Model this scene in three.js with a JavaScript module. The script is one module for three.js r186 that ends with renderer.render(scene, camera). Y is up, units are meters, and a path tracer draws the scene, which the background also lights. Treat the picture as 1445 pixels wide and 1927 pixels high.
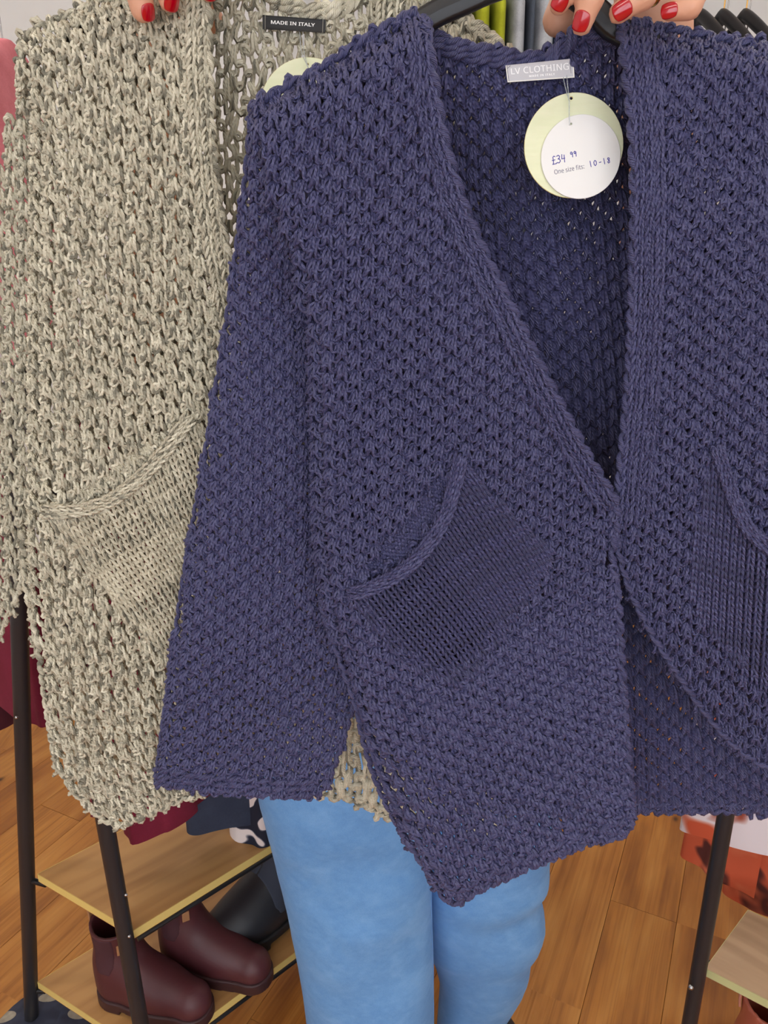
import * as THREE from 'three';
import { RoundedBoxGeometry } from 'three/addons/geometries/RoundedBoxGeometry.js';
import { mergeGeometries } from 'three/addons/utils/BufferGeometryUtils.js';
import { RectAreaLightUniformsLib } from 'three/addons/lights/RectAreaLightUniformsLib.js';

// ---------------------------------------------------------------- camera, sky, lights, exposure
const scene = new THREE.Scene();
const PITCH = 19 * Math.PI / 180, FOC = 1448, EYE = 1.5, IW = 1445, IH = 1927;
const camera = new THREE.PerspectiveCamera(2 * Math.atan(IH / 2 / FOC) * 180 / Math.PI, IW / IH, 0.05, 40);
camera.position.set(0, EYE, 0);
camera.rotation.set(-PITCH, 0, 0);
const renderer = new THREE.WebGLRenderer();
renderer.toneMapping = THREE.LinearToneMapping;
renderer.toneMappingExposure = 0.9;
renderer.shadowMap.enabled = true;
RectAreaLightUniformsLib.init();
scene.background = new THREE.Color(3.3, 3.45, 3.7);           // bright overcast sky outside the shop window
const ROOM = { x0: -2.4, x1: 2.3, z0: -3.0, z1: 2.0, h: 2.75 };
// ceiling strip lights: [x, z, length along x, width along z, intensity]
const LAMPS = [[-0.75, 0.75, 1.2, 0.16, 10], [0.75, 0.75, 1.2, 0.16, 10], [-1.1, -0.75, 1.2, 0.16, 9], [1.1, -0.75, 1.2, 0.16, 9], [-1.0, -2.0, 1.2, 0.16, 11], [0.9, -2.0, 1.2, 0.16, 11]];
const LAMP_COLOR = new THREE.Color(1.0, 0.93, 0.82);

// ---------------------------------------------------------------- helpers
function mulberry(a) { return () => { a |= 0; a = a + 0x6D2B79F5 | 0; let t = Math.imul(a ^ a >>> 15, 1 | a); t = t + Math.imul(t ^ t >>> 7, 61 | t) ^ t; return ((t ^ t >>> 14) >>> 0) / 4294967296; }; }
const V = (x, y, z) => new THREE.Vector3(x, y, z);
const clamp = (x, a = 0, b = 1) => Math.min(b, Math.max(a, x));
const sstep = (a, b, x) => { const t = clamp((x - a) / (b - a)); return t * t * (3 - 2 * t); };
const lerp = (a, b, t) => a + (b - a) * t;
const CP = Math.cos(PITCH), SP = Math.sin(PITCH);
function ray(px, py) { const cx = (px - 722.5) / FOC, cy = (963.5 - py) / FOC; return [cx, cy * CP - SP, -cy * SP - CP]; }
// places measured off the photograph: a point on the upright plane at distance D, or on the level plane at height h
function at(px, py, D) { const r = ray(px, py), t = -D / r[2]; return V(r[0] * t, EYE + r[1] * t, -D); }
function onY(px, py, h) { const r = ray(px, py), t = (h - EYE) / r[1]; return V(r[0] * t, h, r[2] * t); }
function hash2(x, y, s) { let h = Math.imul(x | 0, 374761393) + Math.imul(y | 0, 668265263) + Math.imul(s | 0, 974634777); h = Math.imul(h ^ h >>> 13, 1274126177); return ((h ^ h >>> 16) >>> 0) / 4294967296; }
function vnoise(x, y, s = 1, per = 0) {
  const xi = Math.floor(x), yi = Math.floor(y), xf = x - xi, yf = y - yi, u = xf * xf * (3 - 2 * xf), v = yf * yf * (3 - 2 * yf);
  const m = (a) => per ? ((a % per) + per) % per : a;
  return lerp(lerp(hash2(m(xi), m(yi), s), hash2(m(xi + 1), m(yi), s), u), lerp(hash2(m(xi), m(yi + 1), s), hash2(m(xi + 1), m(yi + 1), s), u), v);
}
function fbm(x, y, s, oct = 4, per = 0) { let a = 0.5, t = 0, n = 0; for (let o = 0; o < oct; o++) { t += a * vnoise(x, y, s + o * 17, per); n += a; x *= 2; y *= 2; per *= 2; a *= 0.5; } return t / n; }

const taken = {};
function numbered(n) { const k = taken[n] = (taken[n] ?? -1) + 1; return k ? n + '_' + String(k).padStart(3, '0') : n; }
function thing(name, label, category, pos = V(0, 0, 0), group, turn = 0) {
  const o = new THREE.Group(); o.name = numbered(name); o.position.copy(pos); o.rotation.y = turn;
  o.userData = { label, category }; if (group) o.userData.group = group; scene.add(o); return o;
}
// a part whose geometry is given in the world (local = false) or in the thing's own axes
function part(parent, name, geo, mat, local = true, label) {
  if (!local) { parent.updateWorldMatrix(true, false); geo.applyMatrix4(parent.matrixWorld.clone().invert()); }
  const m = new THREE.Mesh(geo, mat); m.name = name; m.castShadow = m.receiveShadow = true; if (label) m.userData.label = label; parent.add(m); return m;
}
function struct(name, geo, mat) { const m = new THREE.Mesh(geo, mat); m.name = name; m.userData = { kind: 'structure' }; m.castShadow = m.receiveShadow = true; scene.add(m); return m; }
function copyOf(o, pos, turn, label) { const c = o.clone(); c.name = numbered(o.name.replace(/_\d+$/, '')); c.position.copy(pos); c.rotation.y = turn; c.userData = { ...o.userData, label }; scene.add(c); return c; }

class Acc {                                                       // growing indexed geometry
  constructor() { this.p = []; this.u = []; this.i = []; this.n = 0; }
  vert(x, y, z, u, v) { this.p.push(x, y, z); this.u.push(u, v); return this.n++; }
  geo() {
    const g = new THREE.BufferGeometry();
    g.setAttribute('position', new THREE.Float32BufferAttribute(this.p, 3)); g.setAttribute('uv', new THREE.Float32BufferAttribute(this.u, 2));
    g.setIndex(this.n > 65535 ? new THREE.Uint32BufferAttribute(this.i, 1) : new THREE.Uint16BufferAttribute(this.i, 1)); g.computeVertexNormals(); return g;
  }
  // tube along flat array of points [x,y,z,...]; ends closed by a pinch
  tube(pts, r, radial, pitch = 0.006, u0 = 0, v0 = 0, v1 = 1) {
    const n = pts.length / 3; if (n < 2) return;
    let nx = 0.31, ny = 0.2, nz = 0.93, len = u0, base = this.n;
    const rf = typeof r === 'function' ? r : () => r;
    for (let k = 0; k < n; k++) {
      const a = Math.max(0, k - 1) * 3, b = Math.min(n - 1, k + 1) * 3;
      let tx = pts[b] - pts[a], ty = pts[b + 1] - pts[a + 1], tz = pts[b + 2] - pts[a + 2]; const tl = Math.hypot(tx, ty, tz) || 1; tx /= tl; ty /= tl; tz /= tl;
      const d = nx * tx + ny * ty + nz * tz; nx -= d * tx; ny -= d * ty; nz -= d * tz; let nl = Math.hypot(nx, ny, nz);
      if (nl < 1e-4) { nx = -tz; ny = 0; nz = tx; nl = Math.hypot(nx, nz) || 1; } nx /= nl; ny /= nl; nz /= nl;
      const bx = ty * nz - tz * ny, by = tz * nx - tx * nz, bz = tx * ny - ty * nx;
      if (k) len += Math.hypot(pts[k * 3] - pts[k * 3 - 3], pts[k * 3 + 1] - pts[k * 3 - 2], pts[k * 3 + 2] - pts[k * 3 - 1]);
      const rr = rf(k / (n - 1), k);
      for (let q = 0; q <= radial; q++) {
        const an = q / radial * 6.2831853, c = Math.cos(an) * rr, s = Math.sin(an) * rr;
        this.vert(pts[k * 3] + nx * c + bx * s, pts[k * 3 + 1] + ny * c + by * s, pts[k * 3 + 2] + nz * c + bz * s, len / pitch, lerp(v0, v1, q / radial));
      }
    }
    const w = radial + 1;
    for (let k = 0; k < n - 1; k++) for (let q = 0; q < radial; q++) { const a = base + k * w + q, b = a + w; this.i.push(a, b, a + 1, a + 1, b, b + 1); }
    for (const k of [0, n - 1]) { const c = this.vert(pts[k * 3], pts[k * 3 + 1], pts[k * 3 + 2], 0, 0); for (let q = 0; q < radial; q++) { const a = base + k * w + q; k ? this.i.push(a, c, a + 1) : this.i.push(a, a + 1, c); } }
  }
  // loft through rings (arrays of Vector3 of equal length), optional caps
  loft(rings, capA = true, capB = true, us = 1, vs = 1) {
    const m = rings[0].length, base = this.n; let len = 0;
    rings.forEach((R, k) => {
      if (k) len += R[0].distanceTo(rings[k - 1][0]);
      let per = 0; for (let q = 0; q <= m; q++) { const p = R[q % m]; if (q) per += p.distanceTo(R[q - 1]); this.vert(p.x, p.y, p.z, per * us, len * vs); }
    });
    const w = m + 1;
    for (let k = 0; k < rings.length - 1; k++) for (let q = 0; q < m; q++) { const a = base + k * w + q, b = a + w; this.i.push(a, a + 1, b, a + 1, b + 1, b); }
    for (const [k, on] of [[0, capA], [rings.length - 1, capB]]) if (on) {
      const c = V(0, 0, 0); rings[k].forEach(p => c.add(p)); c.divideScalar(m); const ci = this.vert(c.x, c.y, c.z, 0, 0);
      for (let q = 0; q < m; q++) { const a = this.vert(...rings[k][q].toArray(), 0, 0), b = this.vert(...rings[k][(q + 1) % m].toArray(), 0, 0); k ? this.i.push(a, b, ci) : this.i.push(a, ci, b); }
    }
  }
}
function rod(a, b, r0, r1 = r0, seg = 20) {                        // straight round bar between two points
  const g = new THREE.CylinderGeometry(r1, r0, a.distanceTo(b), seg); g.applyQuaternion(new THREE.Quaternion().setFromUnitVectors(V(0, 1, 0), b.clone().sub(a).normalize()));
  g.translate((a.x + b.x) / 2, (a.y + b.y) / 2, (a.z + b.z) / 2); return g;
}
const cr = (a, b, c, d, t) => 0.5 * ((2 * b) + (c - a) * t + (2 * a - 5 * b + 4 * c - d) * t * t + (3 * b - a - 3 * c + d) * t * t * t);
function smooth(pts, sub = 8, closed = false) {                     // Catmull-Rom polyline of 2-D points
  const out = [], n = pts.length, g = (i) => closed ? pts[(i + n) % n] : pts[clamp(i, 0, n - 1)];
  for (let i = 0; i < (closed ? n : n - 1); i++) for (let k = 0; k < sub; k++) { const t = k / sub; out.push([cr(g(i - 1)[0], g(i)[0], g(i + 1)[0], g(i + 2)[0], t), cr(g(i - 1)[1], g(i)[1], g(i + 1)[1], g(i + 2)[1], t)]); }
  if (!closed) out.push(pts[n - 1]); return out;
}
function insideOf(poly) {
  let x0 = 1e9, x1 = -1e9, y0 = 1e9, y1 = -1e9; for (const [x, y] of poly) { x0 = Math.min(x0, x); x1 = Math.max(x1, x); y0 = Math.min(y0, y); y1 = Math.max(y1, y); }
  return (x, y) => {
    if (x < x0 || x > x1 || y < y0 || y > y1) return false; let c = false;
    for (let i = 0, j = poly.length - 1; i < poly.length; j = i++) { const [xi, yi] = poly[i], [xj, yj] = poly[j]; if ((yi > y) !== (yj > y) && x < (xj - xi) * (y - yi) / (yj - yi) + xi) c = !c; }
    return c;
  };
}
const shrunk = (poly, d) => { let cx = 0, cy = 0; poly.forEach(([x, y]) => { cx += x / poly.length; cy += y / poly.length; }); return poly.map(([x, y]) => { const l = Math.hypot(x - cx, y - cy), k = Math.max(0.1, 1 - d / l); return [cx + (x - cx) * k, cy + (y - cy) * k]; }); };
// surface nets: mesh of f = 0 (inside negative) in a box with cell size h
function nets(f, lo, hi, h) {
  const nx = Math.ceil((hi[0] - lo[0]) / h) + 1, ny = Math.ceil((hi[1] - lo[1]) / h) + 1, nz = Math.ceil((hi[2] - lo[2]) / h) + 1, S = new Float32Array(nx * ny * nz), id = new Int32Array(nx * ny * nz).fill(-1);
  const ix = (i, j, k) => i + nx * (j + ny * k);
  for (let k = 0; k < nz; k++) for (let j = 0; j < ny; j++) for (let i = 0; i < nx; i++) S[ix(i, j, k)] = f(lo[0] + i * h, lo[1] + j * h, lo[2] + k * h);
  const P = [], I = [];
  for (let k = 0; k < nz - 1; k++) for (let j = 0; j < ny - 1; j++) for (let i = 0; i < nx - 1; i++) {
    let c = 0, sx = 0, sy = 0, sz = 0, neg = 0; const v = [];
    for (let q = 0; q < 8; q++) { const s = S[ix(i + (q & 1), j + (q >> 1 & 1), k + (q >> 2))]; v.push(s); if (s < 0) neg++; }
    if (!neg || neg === 8) continue;
    for (let a = 0; a < 8; a++) for (const b of [1, 2, 4]) if (!(a & b)) { const e = a | b; if ((v[a] < 0) !== (v[e] < 0)) { const t = v[a] / (v[a] - v[e]); sx += (a & 1) + (b === 1 ? t : 0); sy += (a >> 1 & 1) + (b === 2 ? t : 0); sz += (a >> 2) + (b === 4 ? t : 0); c++; } }
    id[ix(i, j, k)] = P.length / 3; P.push(lo[0] + (i + sx / c) * h, lo[1] + (j + sy / c) * h, lo[2] + (k + sz / c) * h);
  }
  const quad = (a, b, c, d, fl) => { if (a < 0 || b < 0 || c < 0 || d < 0) return; fl ? I.push(a, b, c, a, c, d) : I.push(a, c, b, a, d, c); };
  for (let k = 1; k < nz - 1; k++) for (let j = 1; j < ny - 1; j++) for (let i = 1; i < nx - 1; i++) {
    const s = S[ix(i, j, k)] < 0;
    if (s !== S[ix(i + 1, j, k)] < 0) quad(id[ix(i, j - 1, k - 1)], id[ix(i, j, k - 1)], id[ix(i, j, k)], id[ix(i, j - 1, k)], s);
    if (s !== S[ix(i, j + 1, k)] < 0) quad(id[ix(i - 1, j, k - 1)], id[ix(i - 1, j, k)], id[ix(i, j, k)], id[ix(i, j, k - 1)], s);
    if (s !== S[ix(i, j, k + 1)] < 0) quad(id[ix(i - 1, j - 1, k)], id[ix(i, j - 1, k)], id[ix(i, j, k)], id[ix(i - 1, j, k)], s);
  }
  const g = new THREE.BufferGeometry(); g.setAttribute('position', new THREE.Float32BufferAttribute(P, 3)); const uv = []; for (let q = 0; q < P.length; q += 3) uv.push(P[q] + P[q + 2], P[q + 1]); g.setAttribute('uv', new THREE.Float32BufferAttribute(uv, 2)); g.setIndex(I); g.computeVertexNormals(); return g;
}
const capsule = (a, b, ra, rb) => { const bx = b.x - a.x, by = b.y - a.y, bz = b.z - a.z, L = bx * bx + by * by + bz * bz || 1e-9; return (x, y, z) => { const px = x - a.x, py = y - a.y, pz = z - a.z, t = clamp((px * bx + py * by + pz * bz) / L); return Math.hypot(px - bx * t, py - by * t, pz - bz * t) - lerp(ra, rb, t); }; };
const ellipsoid = (c, r) => (x, y, z) => { const a = (x - c.x) / r[0], b = (y - c.y) / r[1], d = (z - c.z) / r[2], k = Math.hypot(a, b, d); return (k - 1) * Math.min(r[0], r[1], r[2]); };
const smin = (a, b, k) => { const h = Math.max(k - Math.abs(a - b), 0) / k; return Math.min(a, b) - h * h * k * 0.25; };
const blend = (list, k) => (x, y, z) => { let d = 1e9; for (const f of list) d = smin(d, f(x, y, z), k); return d; };
const offset = (f, r) => (x, y, z) => f(x, y, z) - r;

// ---------------------------------------------------------------- textures and materials
function tex(w, h, fn, srgb = true, rx = 1, ry = 1) {
  const d = new Uint8Array(w * h * 4);
  for (let y = 0; y < h; y++) for (let x = 0; x < w; x++) { const c = fn(x / w, y / h, x, y), o = (y * w + x) * 4; d[o] = clamp(c[0], 0, 255); d[o + 1] = clamp(c[1], 0, 255); d[o + 2] = clamp(c[2], 0, 255); d[o + 3] = 255; }
  const t = new THREE.DataTexture(d, w, h); t.wrapS = t.wrapT = THREE.RepeatWrapping; t.magFilter = t.minFilter = THREE.LinearFilter; if (srgb) t.colorSpace = THREE.SRGBColorSpace; t.repeat.set(rx, ry); t.needsUpdate = true; return t;
}
const grey3 = (v) => [v, v, v];
function std(color, rough = 0.8, extra = {}) { return new THREE.MeshPhysicalMaterial({ color, roughness: rough, side: THREE.DoubleSide, ...extra }); }
const mixc = (a, b, t) => [lerp(a[0], b[0], t), lerp(a[1], b[1], t), lerp(a[2], b[2], t)];
// plied yarn: u runs along the yarn (one repeat = one turn of four plies), v around it
const yarnBump = tex(64, 64, (u, v) => grey3(255 * (0.5 + 0.5 * Math.sin((v * 8 + u * 4) * 6.2832)) * (0.6 + 0.4 * vnoise(u * 16, v * 16, 5, 16))), false);
const yarnNavyMap = tex(128, 96, (u, v) => { const n = vnoise(u * 8, v * 24, 9, 8), k = 0.55 + 0.45 * n; return mixc([42, 42, 76], [80, 80, 119], clamp(k * 0.8 + (v < 0.5 ? 0 : 0.16))); });
// upper half of the map one ply, lower half the other, so that the two plies can differ in tone
const fib = (u, v, sd) => vnoise(u * 40 + v * 30, v * 60, sd);
const yarnGreyMap = tex(512, 64, (u, v) => { const dark = v < 0.5, long = vnoise(u * 14, 0, dark ? 21 : 22, 14), f = fib(u, v, 3); const base = dark ? mixc([122, 118, 103], [204, 197, 175], sstep(0.25, 0.8, long)) : mixc([190, 182, 160], [238, 231, 208], long); return mixc(base, [120, 112, 96], clamp(f - 0.35) * 0.35); });
yarnGreyMap.repeat.set(1 / 8, 1);
yarnNavyMap.repeat.set(1 / 3, 1);
const M = {
  navy: std(0xffffff, 0.52, { map: yarnNavyMap, bumpMap: yarnBump, bumpScale: 0.0004, sheen: 0.1, sheenRoughness: 0.5, sheenColor: new THREE.Color(0.35, 0.38, 0.6) }),
  grey: std(0xffffff, 0.7, { map: yarnGreyMap, bumpMap: yarnBump, bumpScale: 0.0004, sheen: 0.1, sheenRoughness: 0.6, sheenColor: new THREE.Color(0.8, 0.78, 0.7) }),
  black: std(0x16161a, 0.38), blackMetal: std(0x29292d, 0.36, { metalness: 0.1 }), steel: std(0xb8b8ba, 0.25, { metalness: 1 }), gold: std(0xd9a95a, 0.22, { metalness: 1 }),
  skin: std(0xd9a184, 0.5, { sheen: 0.2, sheenColor: new THREE.Color(0.8, 0.4, 0.3) }), nail: std(0xb00018, 0.16, { clearcoat: 1, clearcoatRoughness: 0.06 }),
  white: std(0xf1efec, 0.75), ceiling: std(0xf4f2ee, 0.9), hair: std(0x4a2f1f, 0.55),
  plastic: std(0xe8ecee, 0.15, { transmission: 0.7, thickness: 0, ior: 1.45 }),
};

// ---------------------------------------------------------------- room
const plaster = tex(256, 256, (u, v) => grey3(228 + 12 * (fbm(u * 8, v * 8, 4, 4, 8) - 0.5)));
const wallMat = std(0xffffff, 0.9, { map: plaster });
function slab(x0, x1, y0, y1, z0, z1) { const g = new THREE.BoxGeometry(x1 - x0, y1 - y0, z1 - z0); g.translate((x0 + x1) / 2, (y0 + y1) / 2, (z0 + z1) / 2); return g; }
const { x0: RX0, x1: RX1, z0: RZ0, z1: RZ1, h: RH } = ROOM, TH = 0.12;
struct('wall_back', slab(RX0 - TH, RX1 + TH, -0.12, RH, RZ0 - TH, RZ0), wallMat);
struct('wall_left', slab(RX0 - TH, RX0, -0.12, RH, RZ0, RZ1), wallMat);
struct('wall_right', slab(RX1, RX1 + TH, -0.12, RH, RZ0, RZ1), wallMat);
struct('ceiling', slab(RX0 - TH, RX1 + TH, RH, RH + TH, RZ0 - TH, RZ1 + TH), M.ceiling);
const WIN = { x0: -1.9, x1: 1.8, y0: 0.5, y1: 2.45 };
struct('wall_front', mergeGeometries([slab(RX0 - TH, RX1 + TH, -0.12, WIN.y0, RZ1, RZ1 + TH), slab(RX0 - TH, RX1 + TH, WIN.y1, RH, RZ1, RZ1 + TH), slab(RX0 - TH, WIN.x0, WIN.y0, WIN.y1, RZ1, RZ1 + TH), slab(WIN.x1, RX1 + TH, WIN.y0, WIN.y1, RZ1, RZ1 + TH)]), wallMat);
{
  const w = new THREE.Group(); w.name = 'window_1'; w.userData = { kind: 'structure' }; w.position.set((WIN.x0 + WIN.x1) / 2, WIN.y0, RZ1 + 0.06); scene.add(w);
  const hw = (WIN.x1 - WIN.x0) / 2, hh = WIN.y1 - WIN.y0, bars = [slab(-hw, hw, 0, 0.06, -0.03, 0.03), slab(-hw, hw, hh - 0.06, hh, -0.03, 0.03)];
  for (const x of [-hw, -hw / 3 - 0.03, hw / 3 - 0.03, hw - 0.06]) bars.push(slab(x, x + 0.06, 0.06, hh - 0.06, -0.03, 0.03));
  part(w, 'window_frame', mergeGeometries(bars), M.white);
  for (let k = 0; k < 3; k++) part(w, 'pane', slab(-hw + 0.02 + k * hw * 2 / 3, -hw + (k + 1) * hw * 2 / 3 - 0.02, 0.04, hh - 0.04, -0.004, 0.004), new THREE.MeshPhysicalMaterial({ color: 0xffffff, roughness: 0.02, transmission: 1, thickness: 0, ior: 1.45 }));
}
struct('baseboard_back', slab(RX0, RX1, 0, 0.1, RZ0, RZ0 + 0.015), M.white);
// wooden floor: a dark sub-floor with bevelled planks on it, laid slantwise to the camera
{
    const woods = [];
  for (let k = 0; k < 5; k++) {
    const tone = [[186, 122, 50], [194, 130, 57], [174, 110, 42], [188, 125, 56], [180, 116, 47]][k];
    woods.push(std(0xffffff, 0.42, {
      map: tex(256, 512, (u, v) => {
        const wob = fbm(u * 3, v * 2, 30 + k, 3), g = fbm(u * 38 + wob * 5, v * 3.2, 50 + k, 3), ring = 0.5 + 0.5 * Math.sin((u * 9 + wob * 7 + 0.6 * Math.sin(v * 5 + k)) * 3.1), kx = u - (0.3 + 0.1 * k), ky = (v - 0.2 - 0.13 * k) * 5, kx2 = u - 0.72 + 0.06 * k, ky2 = (v - 0.7 + 0.1 * k) * 5, knot = Math.exp(-(kx * kx + ky * ky) * 420) + Math.exp(-(kx2 * kx2 + ky2 * ky2) * 700), blot = fbm(u * 4, v * 6, 70 + k, 4);
        let c = mixc(tone, [140, 84, 30], clamp((g - 0.42) * 1.6) * 0.75 + ring * 0.14); c = mixc(mixc(c, [216, 158, 84], clamp((blot - 0.5) * 3) * 0.6), [112, 62, 20], clamp((0.46 - blot) * 3.2) * 0.55); return mixc(c, [58, 34, 14], knot * 0.85);
      }), bumpMap: tex(256, 512, (u, v) => grey3(255 * fbm(u * 42, v * 3, 50 + k, 3)), false), bumpScale: 0.0005,
    }));
  }
  const under = woods[0].clone(); under.map = woods[0].map.clone(); under.map.repeat.set(30, 4); under.bumpMap = null;
  const floorM = struct('floor', slab(RX0, RX1, -0.12, -0.012, RZ0, RZ1), under);
  const PW = 0.152, PL = 1.22, ang = -26 * Math.PI / 180, rnd = mulberry(7), geos = [];
  for (let k = 0; k < 2; k++) { const g = new RoundedBoxGeometry(PW - 0.0008, 0.012, PL - 0.0008, 1, 0.0008); const p = g.attributes.position, uv = g.attributes.uv; for (let q = 0; q < p.count; q++) uv.setXY(q, p.getX(q) / PW + 0.5, p.getZ(q) / PL + 0.5 + k * 0.37); geos.push(g); }
  for (let a = -22; a <= 22; a++) for (let b = -5; b <= 4; b++) {
    const lx = a * PW, lz = (b + ((a * 0.37 % 1) + 1) % 1) * PL, x = lx * Math.cos(ang) + lz * Math.sin(ang), z = -lx * Math.sin(ang) + lz * Math.cos(ang) - 1.2;
    if (x < RX0 + 0.62 || x > RX1 - 0.62 || z < RZ0 + 0.66 || z > 1.3) continue;
    const m = new THREE.Mesh(geos[(a + b + 40) % 2], woods[Math.floor(rnd() * 5)]); m.name = 'plank'; m.position.set(x, -0.006, z); m.rotation.y = ang; m.receiveShadow = true; floorM.add(m);
  }
}
const lampPlace = ['above the shop window on the left', 'above the shop window on the right', 'over the left clothes rack', 'over the right clothes rack', 'near the back wall on the left', 'near the back wall on the right'];
for (const [n, [x, z, lw, ld, inten]] of LAMPS.entries()) {
  const t = thing('ceiling_light', 'long white strip light on the ceiling ' + lampPlace[n], 'ceiling light', V(x, RH - 0.05, z), 'ceiling strip lights');
  part(t, 'housing', slab(-lw / 2 - 0.02, lw / 2 + 0.02, 0.01, 0.05, -ld / 2 - 0.02, ld / 2 + 0.02), M.white);
  part(t, 'diffuser', slab(-lw / 2, lw / 2, -0.005, 0.01, -ld / 2, ld / 2), new THREE.MeshStandardMaterial({ color: 0xffffff, emissive: LAMP_COLOR, emissiveIntensity: 3 }));
  const l = new THREE.RectAreaLight(LAMP_COLOR, inten, lw, ld); l.position.set(x, RH - 0.062, z); l.lookAt(x, 0, z); scene.add(l);
}

// ---------------------------------------------------------------- knitting
// lattice(rows of control points in the picture) -> (u, v) -> point; u across, v down
function lattice(rows) {
  const n = rows.length, m = rows[0].length, R = (i) => rows[clamp(i, 0, n - 1)];
  return (u, v) => {
    const fv = clamp(v, -0.05, 1.05) * (n - 1), iv = clamp(Math.floor(fv), 0, n - 2), tv = fv - iv, fu = u * (m - 1), iu = clamp(Math.floor(fu), 0, m - 2), tu = fu - iu, o = [0, 0];
    for (let c = 0; c < 2; c++) { const g = (r) => { const q = R(r); return m === 2 ? lerp(q[0][c], q[1][c], tu) : cr(q[clamp(iu - 1, 0, m - 1)][c], q[iu][c], q[iu + 1][c], q[clamp(iu + 2, 0, m - 1)][c], tu); }; o[c] = cr(g(iv - 1), g(iv), g(iv + 1), g(iv + 2), tv); }
    return o;
  };
}
// strip lattice along a path in the picture: u across (0 left .. 1 right of the path's direction of travel downwards), v along
function strip(path, w0, w1) {
  const P = smooth(path, 6), L = [0]; for (let i = 1; i < P.length; i++) L.push(L[i - 1] + Math.hypot(P[i][0] - P[i - 1][0], P[i][1] - P[i - 1][1]));
  const T = L[L.length - 1];
  const f = (u, v) => { const s = clamp(v) * T; let i = 1; while (i < P.length - 1 && L[i] < s) i++; const t = (s - L[i - 1]) / (L[i] - L[i - 1] || 1), dx = P[i][0] - P[i - 1][0], dy = P[i][1] - P[i - 1][1], d = Math.hypot(dx, dy) || 1, o = lerp(w0, w1, u), e = v < 0 ? v * T : v > 1 ? (v - 1) * T : 0; return [lerp(P[i - 1][0], P[i][0], t) + dy / d * o + dx / d * e, lerp(P[i - 1][1], P[i][1], t) - dx / d * o + dy / d * e]; };
  f.length_ = T; return f;
}
function frameAt(px, py, depth) {
  const W = (x, y) => at(x, y, depth(x, y)), c = W(px, py), a = W(px + 4, py).sub(c), b = W(px, py - 4).sub(c); return [c, a.cross(b).normalize()];
}
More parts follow.
